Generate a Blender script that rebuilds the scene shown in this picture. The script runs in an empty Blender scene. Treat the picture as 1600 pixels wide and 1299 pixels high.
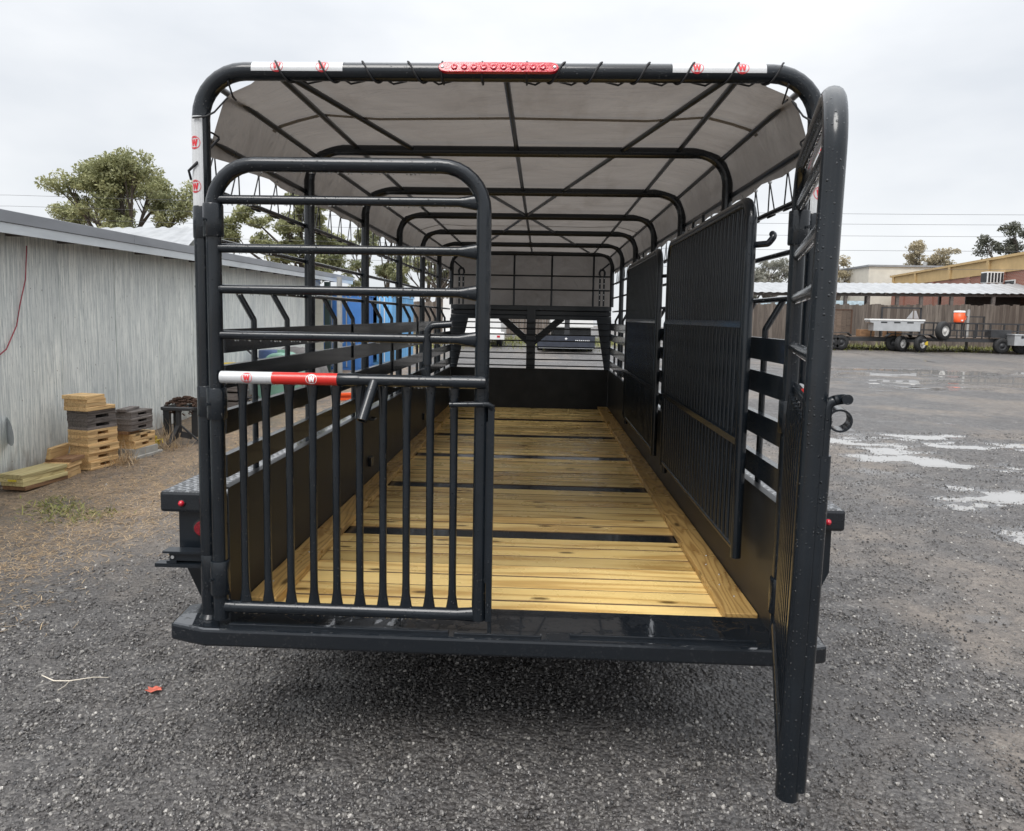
import bpy, math, random
import numpy as np
from mathutils import Vector, Matrix, noise

random.seed(11)
rng = np.random.default_rng(11)
C = bpy.context.scene.collection
scene = bpy.context.scene

# ------------------------------------------------------------------ camera
cam_d = bpy.data.cameras.new('camera')
cam = bpy.data.objects.new('camera', cam_d)
C.objects.link(cam)
yaw, pitch, roll = 0.0394891, 0.0939988, 0.0181129
f = Vector((-math.sin(yaw) * math.cos(pitch), math.cos(yaw) * math.cos(pitch), -math.sin(pitch)))
r0 = Vector((math.cos(yaw), math.sin(yaw), 0))
u0 = r0.cross(f)
rr = r0 * math.cos(roll) + u0 * math.sin(roll)
uu = rr.cross(f)
M = Matrix((rr, uu, -f)).transposed().to_4x4()
M.translation = Vector((0.1502, -2.633, 1.78))
cam.matrix_world = M
cam_d.sensor_fit = 'HORIZONTAL'
cam_d.sensor_width = 36
cam_d.lens = 1116.727 / 1600 * 36
cam_d.shift_y = -49.5 / 1600
cam_d.clip_start = 0.05
cam_d.clip_end = 1500
scene.camera = cam

# ------------------------------------------------------------------ world: overcast sky
SUN_ELEV, SUN_AZ = math.radians(55), math.radians(200)
world = bpy.data.worlds.new('World')
scene.world = world
world.use_nodes = True
wn, wl = world.node_tree.nodes, world.node_tree.links
wn.clear()
wout = wn.new('ShaderNodeOutputWorld')
wbg = wn.new('ShaderNodeBackground')
wbg.inputs['Strength'].default_value = 0.1
sky = wn.new('ShaderNodeTexSky')
sky.sky_type = 'NISHITA'
sky.sun_disc = False
sky.sun_elevation = SUN_ELEV
sky.sun_rotation = SUN_AZ
wtc = wn.new('ShaderNodeTexCoord')
wmap = wn.new('ShaderNodeMapping')
wmap.inputs['Scale'].default_value = (1.0, 1.0, 2.6)
wl.new(wtc.outputs['Generated'], wmap.inputs['Vector'])
wno = wn.new('ShaderNodeTexNoise')
wno.inputs['Scale'].default_value = 2.2
wno.inputs['Detail'].default_value = 5
wno.inputs['Roughness'].default_value = 0.5
wl.new(wmap.outputs['Vector'], wno.inputs['Vector'])
wr = wn.new('ShaderNodeValToRGB')
wr.color_ramp.elements[0].position = 0.34
wr.color_ramp.elements[0].color = (4.3, 4.48, 4.72, 1)
wr.color_ramp.elements[1].position = 0.66
wr.color_ramp.elements[1].color = (5.65, 5.70, 5.76, 1)
wl.new(wno.outputs['Fac'], wr.inputs['Fac'])
wsep = wn.new('ShaderNodeSeparateXYZ')
wl.new(wtc.outputs['Generated'], wsep.inputs['Vector'])
wmr = wn.new('ShaderNodeMapRange')             # overcast: brighter towards the zenith
wmr.inputs['From Min'].default_value = 0.0
wmr.inputs['From Max'].default_value = 1.0
wmr.inputs['To Min'].default_value = 1.0
wmr.inputs['To Max'].default_value = 3.3
wpw = wn.new('ShaderNodeMath')
wpw.operation = 'POWER'
wpw.use_clamp = True
wpw.inputs[1].default_value = 3.0
wl.new(wsep.outputs['Z'], wpw.inputs[0])
wl.new(wpw.outputs[0], wmr.inputs['Value'])
wmul = wn.new('ShaderNodeVectorMath')
wmul.operation = 'SCALE'
wl.new(wr.outputs['Color'], wmul.inputs[0])
wl.new(wmr.outputs['Result'], wmul.inputs['Scale'])
wmix = wn.new('ShaderNodeMix')
wmix.data_type = 'RGBA'
wmix.inputs['Factor'].default_value = 0.94
wl.new(sky.outputs['Color'], wmix.inputs[6])
wl.new(wmul.outputs['Vector'], wmix.inputs[7])
wl.new(wmix.outputs[2], wbg.inputs['Color'])
wl.new(wbg.outputs['Background'], wout.inputs['Surface'])

sun_d = bpy.data.lights.new('sun', 'SUN')
sun_d.energy = 1.5
sun_d.angle = math.radians(30)
sun_d.color = (1.0, 0.97, 0.93)
sun = bpy.data.objects.new('sun', sun_d)
C.objects.link(sun)
sd = Vector((math.sin(SUN_AZ) * math.cos(SUN_ELEV), math.cos(SUN_AZ) * math.cos(SUN_ELEV), math.sin(SUN_ELEV)))
sun.rotation_euler = sd.to_track_quat('Z', 'Y').to_euler()

scene.view_settings.view_transform = 'Standard'
scene.view_settings.look = 'None'
scene.view_settings.gamma = 1.0
scene.view_settings.exposure = 0.84
scene.view_settings.use_curve_mapping = False
scene.cycles.max_bounces = 8
scene.cycles.transparent_max_bounces = 8


# ------------------------------------------------------------------ node helpers
class NT:
    def __init__(s, name):
        s.m = bpy.data.materials.new(name)
        s.m.use_nodes = True
        s.t = s.m.node_tree
        s.n, s.l = s.t.nodes, s.t.links
        s.b = s.n['Principled BSDF']
        s.out = s.n['Material Output']

    def new(s, typ, **kw):
        nd = s.n.new('ShaderNode' + typ)
        for k, v in kw.items():
            if k[0] == '_':
                setattr(nd, k[1:], v)
        for k, v in kw.items():
            if k[0] != '_':
                key = int(k[1:]) if k[0] == 'i' and k[1:].isdigit() else k.replace('_', ' ')
                s.set(nd.inputs[key], v)
        return nd

    def set(s, inp, v):
        if isinstance(v, bpy.types.NodeSocket):
            s.l.new(v, inp)
        else:
            if isinstance(v, tuple) and len(v) == 3 and inp.type == 'RGBA':
                v = v + (1,)
            inp.default_value = v

    def obj(s):
        return s.new('TexCoord').outputs['Object']

    def rand(s):
        return s.new('ObjectInfo').outputs['Random']

    def mapping(s, vec, scale=(1, 1, 1), loc=(0, 0, 0), rot=(0, 0, 0)):
        return s.new('Mapping', Vector=vec, Scale=scale, Location=loc, Rotation=rot).outputs['Vector']

    def noise(s, vec, scale, detail=4, rough=.55, dist=0.0):
        return s.new('TexNoise', Vector=vec, Scale=scale, Detail=detail, Roughness=rough, Distortion=dist).outputs['Fac']

    def vor(s, vec, scale, out='Distance', rnd=1.0, feature='F1'):
        return s.new('TexVoronoi', Vector=vec, Scale=scale, Randomness=rnd, _feature=feature).outputs[out]

    def ramp(s, fac, *stops):
        nd = s.new('ValToRGB', Fac=fac)
        e = nd.color_ramp.elements
        while len(e) < len(stops):
            e.new(.5)
        for el, (p, c) in zip(e, stops):
            el.position = p
            if not isinstance(c, tuple):
                c = (c, c, c)
            el.color = c + (1,)
        return nd.outputs['Color']

    def math(s, op, a, b=0.0, clamp=False):
        return s.new('Math', _operation=op, _use_clamp=clamp, i0=a, i1=b).outputs[0]

    def mix(s, fac, a, b, blend='MIX'):
        nd = s.new('Mix', _data_type='RGBA', _blend_type=blend)
        s.set(nd.inputs[0], fac)
        s.set(nd.inputs[6], a)
        s.set(nd.inputs[7], b)
        return nd.outputs[2]

    def bump(s, h, strength=.3, dist=.01, normal=None):
        nd = s.new('Bump', Height=h, Strength=strength, Distance=dist)
        if normal is not None:
            s.l.new(normal, nd.inputs['Normal'])
        return nd.outputs['Normal']

    def fin(s, color=None, rough=None, normal=None, **kw):
        if color is not None:
            s.set(s.b.inputs['Base Color'], color)
        if rough is not None:
            s.set(s.b.inputs['Roughness'], rough)
        if normal is not None:
            s.l.new(normal, s.b.inputs['Normal'])
        for k, v in kw.items():
            s.set(s.b.inputs[k.replace('_', ' ')], v)
        return s.m


def simple(name, col, rough=.6, var=.25, scale=6.0, metallic=0.0, bumps=.15, bscale=60.0):
    k = NT(name)
    o = k.obj()
    n = k.noise(o, scale, 5)
    c = k.mix(k.ramp(n, (.3, 0.0), (.7, 1.0)), tuple(x * (1 - var) for x in col), tuple(min(1, x * (1 + var)) for x in col))
    b = k.bump(k.noise(o, bscale, 3), bumps, .004)
    return k.fin(c, rough, b, Metallic=metallic)


def steel_mat(name, wet=True, rough=.24, col=(.0058, .0082, .0112), coat=.22, ior=1.42):
    k = NT(name)
    o = k.obj()
    grime = k.noise(o, 5, 5)
    c = k.mix(k.ramp(grime, (.35, 0.0), (.75, 1.0)), col, tuple(x * 1.7 for x in col))
    peel = k.noise(o, 160, 2)
    nrm = k.bump(peel, .04, .002)
    r = k.math('ADD', rough - .08, k.math('MULTIPLY', grime, .16))
    if wet:
        v = k.new('TexVoronoi', Vector=o, Scale=125.0, Randomness=1.0)
        sep = k.new('SeparateColor', Color=v.outputs['Color'])
        size = k.math('MULTIPLY', k.math('POWER', sep.outputs[0], 2.2), .42)
        d = k.math('SUBTRACT', size, v.outputs['Distance'])
        h = k.math('MULTIPLY', k.math('MAXIMUM', d, 0.0), 3.0, True)
        nrm = k.bump(k.noise(o, 28, 4), .05, .004, nrm)
        nrm = k.bump(h, .95, .004, nrm)
        mask = k.math('GREATER_THAN', d, 0.02)
        r = k.math('SUBTRACT', r, k.math('MULTIPLY', mask, .2), True)
    return k.fin(c, r, nrm, Coat_Weight=coat, Coat_Roughness=.07, IOR=ior)


def deck_plate(name):
    k = NT(name)
    o = k.obj()
    # diamond tread: lozenges turned two ways on a fine lattice
    m1 = k.mapping(o, (22, 44, 1), rot=(0, 0, .785))
    m2 = k.mapping(o, (44, 22, 1), loc=(.5, .5, 0), rot=(0, 0, .785))
    v1 = k.new('TexVoronoi', Vector=m1, Scale=1.0, Randomness=0.0, _distance='CHEBYCHEV', _voronoi_dimensions='2D').outputs['Distance']
    v2 = k.new('TexVoronoi', Vector=m2, Scale=1.0, Randomness=0.0, _distance='CHEBYCHEV', _voronoi_dimensions='2D').outputs['Distance']
    a = k.ramp(v1, (.22, 1.0), (.33, 0.0))
    b = k.ramp(v2, (.22, 1.0), (.33, 0.0))
    h = k.math('MAXIMUM', a, b)
    n = k.noise(o, 9, 4)
    up = k.math('GREATER_THAN', k.new('SeparateXYZ', Vector=k.new('NewGeometry').outputs['True Normal']).outputs[2], .7)
    h = k.math('MULTIPLY', h, up)
    nrm = k.bump(k.math('ADD', h, k.math('MULTIPLY', n, .3)), .8, .006)
    r = k.math('ADD', k.math('MULTIPLY', h, .35), k.math('ADD', k.math('MULTIPLY', n, .10), k.math('MULTIPLY', k.math('SUBTRACT', 1.0, up), .22)))
    return k.fin((.010, .0125, .016), r, nrm, Coat_Weight=k.math('MULTIPLY', up, k.math('SUBTRACT', 1.0, k.math('MULTIPLY', h, .8))), Coat_Roughness=.03, Coat_IOR=1.9)


def wood_mat(name, pale, mid, dark, along='x', bands=9.0, rough=.55, knots=1.0, wet=0.0, grey=0.0):
    k = NT(name)
    o = k.obj()
    rnd = k.rand()
    off = k.new('CombineXYZ', X=k.math('MULTIPLY', rnd, 37.0), Y=k.math('MULTIPLY', rnd, 91.0), Z=k.math('MULTIPLY', rnd, 17.0)).outputs[0]
    p = k.new('VectorMath', _operation='ADD', i0=o, i1=off).outputs[0]
    sc = (.22, 2.0, 2.0) if along == 'x' else (2.0, .22, 2.0)
    warp = k.noise(k.mapping(p, sc), 2.2, 3, .5)
    lin = k.new('SeparateXYZ', Vector=p).outputs[1 if along == 'x' else 0]
    ring = k.math('ADD', k.math('MULTIPLY', lin, bands * 1.4), k.math('MULTIPLY', warp, bands * 1.6))
    sv = k.math('SINE', k.math('MULTIPLY', ring, 6.283))
    rings = k.math('MULTIPLY_ADD', sv, .5)
    rings.node.inputs[2].default_value = .5
    rings = k.math('POWER', rings, 3.2)
    fs = (3, 150, 150) if along == 'x' else (150, 3, 150)
    fibre = k.noise(k.mapping(p, fs), 1.0, 4, .6)
    blot = k.noise(k.mapping(p, (1.2, 6, 6) if along == 'x' else (6, 1.2, 6)), 1.0, 4, .6)
    c = k.mix(blot, pale, mid)
    c = k.mix(k.math('MULTIPLY', rings, .62), c, dark)
    c = k.mix(k.ramp(fibre, (.52, 0.0), (.82, .30)), c, tuple(x * .5 for x in dark))
    # knots
    kv = k.new('TexVoronoi', Vector=k.mapping(p, (2.6, 7.0, 0) if along == 'x' else (7.0, 2.6, 0)), Scale=1.0, Randomness=1.0, _voronoi_dimensions='2D')
    ksep = k.new('SeparateColor', Color=kv.outputs['Color'])
    on = k.math('GREATER_THAN', ksep.outputs[1], 1 - .33 * knots)
    kd = k.math('MULTIPLY', k.ramp(k.math('ADD', kv.outputs['Distance'], k.math('MULTIPLY', k.noise(p, 60, 3), .06)), (.085, 1.0), (.165, 0.0)), on)
    c = k.mix(k.math('MULTIPLY', kd, .85), c, tuple(x * .18 for x in dark))
    # each board its own tone
    tone = k.math('MULTIPLY_ADD', rnd, .50)
    tone.node.inputs[2].default_value = .72
    c = k.new('VectorMath', _operation='SCALE', i0=c, Scale=tone).outputs[0]
    if grey:
        c = k.mix(grey, c, (.13, .125, .12))
    nrm = k.bump(k.math('ADD', rings, k.math('MULTIPLY', fibre, .9)), .22, .0025)
    r = k.math('SUBTRACT', rough, k.math('MULTIPLY', k.ramp(k.noise(p, 4, 4), (.45, 0.0), (.6, 1.0)), wet), True)
    return k.fin(c, r, nrm)


# ------------------------------------------------------------------ materials
M = {}
M['steel'] = steel_mat('black_steel_paint', True)
M['steel_dry'] = steel_mat('black_steel_paint_inside', False, .3)
M['panel'] = steel_mat('black_sheet_steel', False, .36, (.019, .0198, .0205), .0, 1.27)


def wet_deck():
    k = NT('wet_black_deck_steel')
    o = k.obj()
    n = k.noise(o, 9, 5, .62, .4)
    film = k.ramp(n, (.465, 0.0), (.48, 1.0))
    drops = k.vor(o, 70, 'Distance')
    dm = k.math('LESS_THAN', drops, .30)
    sel = k.math('GREATER_THAN', k.noise(o, 31, 2), .52)
    dm = k.math('MULTIPLY', dm, sel)
    up = k.math('GREATER_THAN', k.new('SeparateXYZ', Vector=k.new('NewGeometry').outputs['True Normal']).outputs[2], .5)
    wet = k.math('MAXIMUM', k.math('MULTIPLY', film, up), dm)
    nrm = k.bump(k.noise(o, 45, 3), .10, .004)
    nrm = k.bump(wet, .5, .003, nrm)
    r = k.math('SUBTRACT', .21, k.math('MULTIPLY', wet, .18))
    return k.fin((.0085, .011, .0145), r, nrm, Coat_Weight=k.math('MULTIPLY', wet, .8), Coat_Roughness=.02)


M['bumper'] = wet_deck()
M['tread'] = deck_plate('wet_tread_plate')
M['plank'] = wood_mat('treated_pine', (.86, .66, .30), (.78, .53, .175), (.42, .215, .05), 'x', 3.0, .45, 1.0, .25)
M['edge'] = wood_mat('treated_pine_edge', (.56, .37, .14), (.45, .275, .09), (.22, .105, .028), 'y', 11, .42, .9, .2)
M['plank_edge'] = simple('damp_edge_gap_shade', (.13, .075, .03), .6, .3, 20)  # damp brown with the shade of the plank gaps painted in
M['tarp'] = None
M['rubber'] = simple('black_rubber', (.015, .015, .016), .75)
M['rim_white'] = simple('white_wheel_rim', (.55, .54, .52), .4)
M['cord'] = simple('black_cord', (.02, .02, .022), .7)
M['tape_white'] = None
M['pine_new'] = wood_mat('fresh_sawn_timber', (.80, .57, .30), (.68, .43, .18), (.42, .24, .10), 'x', 12, .65, .5)
M['pine_green'] = wood_mat('treated_board', (.66, .58, .30), (.58, .47, .22), (.36, .27, .12), 'x', 10, .6, .6)
M['wood_brown'] = wood_mat('old_brown_board', (.30, .17, .085), (.22, .12, .06), (.12, .06, .03), 'x', 10, .7, .4)
M['wood_grey'] = wood_mat('weathered_grey_timber', (.20, .175, .16), (.135, .115, .105), (.06, .05, .045), 'x', 12, .75, .4)
M['concrete'] = simple('rough_concrete', (.36, .35, .32), .85, .2, 9, 0, .4, 80)
M['green_plastic'] = simple('pale_green_plastic', (.16, .30, .235), .45, .1, 3, 0, .05, 20)
M['yellow_plastic'] = simple('yellow_plastic', (.55, .40, .03), .5, .2, 6)
M['black_plastic'] = simple('black_plastic', (.02, .02, .022), .5)
M['rust'] = simple('rusty_chain', (.075, .04, .025), .8, .4, 30, 0, .3, 90)
M['galv'] = simple('galvanised_pipe', (.36, .36, .35), .5, .25, 5, .3)
M['white_paint'] = simple('white_body_paint', (.74, .74, .73), .4, .05, 2, 0, .02)
M['cream_paint'] = simple('cream_panel', (.55, .53, .46), .6, .12, 4)
M['green_paint'] = simple('dark_green_steel', (.02, .04, .035), .45)
M['blue_paint'] = simple('blue_container_paint', (.05, .17, .46), .5, .15, 2)
M['blue_light'] = simple('pale_blue_container_paint', (.16, .42, .72), .5, .12, 2)
M['blue_barrel'] = simple('blue_barrel_plastic', (.06, .10, .22), .45)
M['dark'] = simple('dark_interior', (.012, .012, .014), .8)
M['flat_black'] = simple('black_trailer_paint', (.028, .029, .032), .5)
M['deckwood_old'] = wood_mat('old_trailer_boards', (.16, .12, .09), (.11, .08, .06), (.06, .04, .03), 'x', 10, .7, .4)
M['aluminium'] = simple('dull_aluminium', (.55, .56, .57), .35, .12, 3, .7)
M['orange'] = simple('orange_plastic', (.80, .10, .02), .4, .08, 4)
M['red_cord'] = simple('red_cord', (.35, .06, .08), .6)
M['ochre'] = simple('ochre_stucco', (.52, .365, .175), .85, .08, 2)
M['pale_render'] = simple('pale_stucco', (.58, .55, .48), .85, .1, 1.5)
M['glass'] = simple('dark_window_glass', (.03, .035, .04), .08)
M['yellow_reflector'] = simple('yellow_reflector', (.75, .6, .05), .4)
M['red_lens'] = simple('red_lamp_lens', (.50, .012, .03), .12, .2, 200, 0, .2, 200)
M['red_lens'].node_tree.nodes['Principled BSDF'].inputs['Coat Weight'].default_value = .6
M['tail_lens'] = simple('dark_red_tail_lens', (.16, .006, .012), .15, .45, 160, 0, .5, 160)
M['red_mark'] = simple('red_print', (.55, .02, .03), .4)
M['white_mark'] = simple('white_print', (.75, .75, .76), .4)
M['red_leaf'] = simple('fallen_leaf', (.42, .09, .055), .6, .35, 40)
M['twig'] = simple('bleached_twig', (.55, .50, .42), .7)
M['bark'] = simple('tree_bark', (.09, .075, .062), .9, .35, 8, 0, .6, 30)
M['wire'] = simple('power_wire', (.09, .09, .10), .6)
M['roof_grey'] = simple('grey_shingle_roof', (.16, .165, .17), .8)
M['house_white'] = simple('white_house_wall', (.6, .6, .6), .7)


def tape(name, col):
    k = NT(name)
    o = k.obj()
    hexes = k.vor(o, 330, 'Distance', .25)
    c = k.mix(k.ramp(hexes, (.35, 0.0), (.6, 1.0)), col, tuple(x * .78 for x in col))
    c = k.mix(k.ramp(k.noise(o, 14, 4), (.45, 0.0), (.8, .35)), c, tuple(x * .6 for x in col))
    return k.fin(c, .35, k.bump(k.noise(o, 60, 2), .15, .003), Coat_Weight=.3)


M['tape_white'] = tape('white_reflective_tape', (.62, .63, .64))
M['tape_red'] = tape('red_reflective_tape', (.66, .022, .014))


def tarp_mat():
    k = NT('grey_tarpaulin')
    o = k.obj()
    w = k.noise(k.mapping(o, (1.2, 2.0, 1.2)), 2.0, 5, .6, .6)
    c = k.mix(k.ramp(w, (.3, 0.0), (.75, 1.0)), (.25, .229, .213), (.315, .292, .273))
    st = k.noise(k.mapping(o, (2.5, .5, 2.5)), 1.6, 5, .65)
    c = k.mix(k.ramp(st, (.52, 0.0), (.75, .5)), c, (.175, .152, .132))
    cr = k.noise(k.mapping(o, (1.0, 3.2, 1.0), rot=(0, 0, .5)), 2.6, 3, .5, 1.5)
    nrm = k.bump(cr, .6, .035)
    nrm = k.bump(w, .7, .05, nrm)
    nrm = k.bump(k.noise(o, 700, 1), .1, .001, nrm)
    df = k.new('BsdfDiffuse', Color=c, Normal=nrm)
    tr = k.new('BsdfTranslucent', Color=c, Normal=nrm)
    mx = k.new('MixShader', Fac=.26)
    k.l.new(df.outputs[0], mx.inputs[1])
    k.l.new(tr.outputs[0], mx.inputs[2])
    k.l.new(mx.outputs[0], k.out.inputs['Surface'])
    return k.m


M['tarp'] = tarp_mat()


def siding_mat():
    k = NT('weathered_plywood_siding')
    o = k.obj()
    rnd = k.rand()
    off = k.new('CombineXYZ', X=k.math('MULTIPLY', rnd, 31.0), Y=k.math('MULTIPLY', rnd, 71.0), Z=k.math('MULTIPLY', rnd, 5.0)).outputs[0]
    p = k.new('VectorMath', _operation='ADD', i0=o, i1=off).outputs[0]
    streak = k.noise(k.mapping(p, (46, 46, 1.5)), 1.0, 7, .74, .6)
    fine = k.noise(k.mapping(p, (150, 150, 5)), 1.0, 5, .7)
    big = k.noise(k.mapping(p, (1.5, 1.5, .8)), 1.2, 4)
    c = k.mix(k.ramp(streak, (.42, 0.0), (.57, 1.0)), (.56, .595, .58), (.90, .915, .865))
    c = k.mix(k.ramp(fine, (.565, 0.0), (.62, .8)), c, (.24, .26, .27))
    c = k.mix(k.ramp(big, (.33, .30), (.6, 0.0)), c, (.44, .47, .475))
    zz = k.new('SeparateXYZ', Vector=o).outputs[2]
    splash = k.math('SUBTRACT', k.math('MULTIPLY', k.noise(k.mapping(o, (9, 9, 4)), 1.0, 5), .75), zz)
    c = k.mix(k.ramp(splash, (.02, 0.0), (.30, .7)), c, (.22, .18, .14))
    nails = k.math('LESS_THAN', k.vor(k.mapping(o, (0, 5.4, 3.6)), 1.0, 'Distance', .12), .035)
    c = k.mix(k.math('MULTIPLY', nails, .7), c, (.12, .09, .07))
    nrm = k.bump(k.math('ADD', streak, k.math('MULTIPLY', fine, .6)), .4, .006)
    return k.fin(c, .85, nrm)


M['siding'] = siding_mat()


def corrugated(name, col, rust=.1):
    k = NT(name)
    o = k.obj()
    n = k.noise(k.mapping(o, (3, .6, 3)), 1.5, 5)
    c = k.mix(k.ramp(n, (.42, 0.0), (.75, .6)), col, tuple(x * .55 for x in col))
    return k.fin(c, .45, k.bump(n, .1, .01), Metallic=.15)


M['roof_white'] = corrugated('white_metal_roof', (.34, .35, .36))
M['fascia'] = corrugated('white_fascia_metal', (.58, .61, .63))
M['flashing'] = corrugated('dull_grey_flashing', (.26, .27, .29))


def fence_mat():
    k = NT('weathered_fence_boards')
    o = k.obj()
    cell = k.new('SeparateXYZ', Vector=o).outputs[0]
    idx = k.math('FLOOR', k.math('MULTIPLY', cell, 1 / .152))
    wnz = k.new('TexWhiteNoise', _noise_dimensions='1D', W=idx).outputs['Value']
    st = k.noise(k.mapping(o, (18, 18, 1.2)), 1.0, 5)
    c = k.mix(wnz, (.095, .075, .062), (.20, .17, .145))
    c = k.mix(k.ramp(st, (.4, 0.0), (.7, .7)), c, (.05, .04, .035))
    return k.fin(c, .85, k.bump(st, .3, .01))


M['fence'] = fence_mat()


def brick_mat():
    k = NT('red_brick_wall')
    o = k.obj()
    sx = k.new('SeparateXYZ', Vector=o)
    v = k.new('CombineXYZ', X=sx.outputs[1], Y=sx.outputs[2], Z=0.0).outputs[0]
    b = k.new('TexBrick', Vector=v, Color1=(.30, .085, .05), Color2=(.24, .07, .045), Mortar=(.33, .26, .21), Scale=1.0,
              Mortar_Size=.012, Brick_Width=.21, Row_Height=.075)
    n = k.noise(o, 1.2, 5)
    c = k.mix(k.ramp(n, (.4, 0.0), (.8, .4)), b.outputs['Color'], (.16, .055, .04))
    return k.fin(c, .85)


M['brick'] = brick_mat()


def leaf_mat(name, c1, c2):
    k = NT(name)
    at = k.new('Attribute', _attribute_name='tone').outputs['Fac']
    c = k.mix(at, c1, c2)
    df = k.new('BsdfPrincipled', Roughness=.55)
    k.set(df.inputs['Base Color'], c)
    tr = k.new('BsdfTranslucent', Color=c)
    mx = k.new('MixShader', Fac=.35)
    k.l.new(df.outputs[0], mx.inputs[1])
    k.l.new(tr.outputs[0], mx.inputs[2])
    k.l.new(mx.outputs[0], k.out.inputs['Surface'])
    return k.m


M['leaf_olive'] = leaf_mat('olive_leaves', (.13, .15, .07), (.46, .46, .24))
M['leaf_green'] = leaf_mat('green_leaves', (.10, .125, .065), (.33, .33, .17))
M['leaf_grey'] = leaf_mat('grey_moss_leaves', (.15, .15, .12), (.33, .32, .27))
M['leaf_dark'] = leaf_mat('dark_leaves', (.06, .07, .05), (.17, .17, .13))
M['leaf_tan'] = leaf_mat('autumn_leaves', (.25, .21, .13), (.46, .40, .27))
M['straw'] = leaf_mat('dead_straw', (.27, .18, .10), (.70, .53, .33))
M['grass'] = leaf_mat('short_grass', (.10, .12, .03), (.32, .31, .10))


def ground_mat():
    k = NT('wet_gravel_ground')
    o = k.obj()
    s = k.new('SeparateXYZ', Vector=o)
    x, y = s.outputs[0], s.outputs[1]
    big = k.noise(o, .55, 5, .6)
    mid = k.noise(o, 2.3, 5, .65)
    fine = k.noise(o, 26, 4, .7)
    grit = k.vor(o, 48, 'Color')
    gs = k.new('SeparateColor', Color=grit).outputs[0]
    gd = k.vor(o, 48, 'Distance')
    c = k.mix(k.ramp(mid, (.38, 0.0), (.66, 1.0)), (.080, .077, .077), (.128, .119, .113))
    fat = k.new('Attribute', _attribute_name='tone').outputs['Fac']
    packed = k.mix(k.ramp(fine, (.35, 0.0), (.7, 1.0)), (.150, .127, .107), (.240, .207, .175))
    c0 = c
    c = k.mix(k.ramp(fine, (.42, .0), (.62, .75)), c, (.058, .055, .055))
    c = k.mix(k.ramp(gs, (.84, 0.0), (.98, .6)), c, (.30, .285, .265))
    c = k.mix(k.math('MULTIPLY', fat, .85), c, packed)
    # straw-strewn dirt along the shed wall
    edge = k.math('ADD', x, k.math('MULTIPLY', k.math('SUBTRACT', mid, .5), 2.6))
    edge = k.math('ADD', edge, k.math('MULTIPLY', k.math('SUBTRACT', big, .5), 2.0))
    edge = k.math('ADD', edge, k.math('MULTIPLY', k.math('MAXIMUM', k.math('SUBTRACT', 3.2, y), 0.0), .42))
    dm = k.ramp(k.new('MapRange', Value=edge, From_Min=-3.9, From_Max=-2.9, To_Min=1.0, To_Max=0.0).outputs[0], (0.0, 0.0), (1.0, .95))
    dirt = k.mix(k.ramp(fine, (.35, 0.0), (.7, 1.0)), (.20, .138, .086), (.40, .295, .19))
    dirt = k.mix(k.ramp(mid, (.5, 0.0), (.70, .85)), dirt, (.075, .066, .062))
    c = k.mix(dm, c, dirt)
    wetn = k.noise(o, 1.1, 5, .6)
    wet = k.ramp(wetn, (.42, 0.0), (.64, 1.0))
    c = k.mix(k.math('MULTIPLY', wet, .35), c, (.07, .066, .064))
    z = s.outputs[2]
    zr = k.math('SUBTRACT', z, k.math('MULTIPLY', k.math('MAXIMUM', y, 0.0), .02))
    damp = k.new('MapRange', Value=zr, From_Min=-.017, From_Max=-.006, To_Min=1.0, To_Max=0.0).outputs[0]
    c = k.mix(k.math('MULTIPLY', damp, .6), c, (.035, .033, .032))
    wet = k.math('MAXIMUM', wet, damp)
    soak = k.new('MapRange', Value=k.math('ADD', zr, k.math('MULTIPLY', k.math('SUBTRACT', fine, .5), .006)), From_Min=-.0160, From_Max=-.0075, To_Min=1.0, To_Max=0.0).outputs[0]
    r = k.math('SUBTRACT', .60, k.math('MULTIPLY', wet, .32))
    r = k.math('SUBTRACT', r, k.math('MULTIPLY', soak, .24), True)
    h = k.math('ADD', k.math('MULTIPLY', k.math('SUBTRACT', .5, gd), 1.0), k.math('MULTIPLY', fine, .9))
    soak0 = soak
    nrm = k.bump(k.noise(o, 9, 5, .7), .6, .04)
    nrm = k.bump(h, k.math('SUBTRACT', .9, k.math('MULTIPLY', soak0, .7)), .016, nrm)
    c = k.mix(k.ramp(k.noise(o, 8.5, 5, .75), (.42, .0), (.60, .55)), c, (.055, .050, .048))
    return k.fin(c, r, nrm, Coat_Weight=k.math('MULTIPLY', soak, .7), Coat_Roughness=.08)


M['ground'] = ground_mat()


def stone_mat():
    k = NT('gravel_stones')
    rnd = k.rand()
    c = k.ramp(rnd, (0.0, (.022, .021, .022)), (.5, (.085, .079, .076)), (.92, (.17, .16, .15)), (1.0, (.40, .38, .35)))
    return k.fin(c, .32, k.bump(k.noise(k.obj(), 180, 3), .4, .002), Coat_Weight=.6, Coat_Roughness=.16)


M['stone'] = stone_mat()


def water_mat():
    k = NT('muddy_puddle_water')
    n = k.noise(k.obj(), 3, 4)
    return k.fin(k.mix(n, (.24, .235, .225), (.31, .30, .29)), .02, k.bump(k.noise(k.obj(), 14, 2), .012, .004), IOR=1.55)


M['water'] = water_mat()


def drop_mat():
    k = NT('rain_drop_water')
    return k.fin((1, 1, 1), .02, None, Transmission_Weight=1.0, IOR=1.33)


M['drop'] = drop_mat()


# ------------------------------------------------------------------ mesh helpers
def V(*a):
    return Vector(a)


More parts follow.
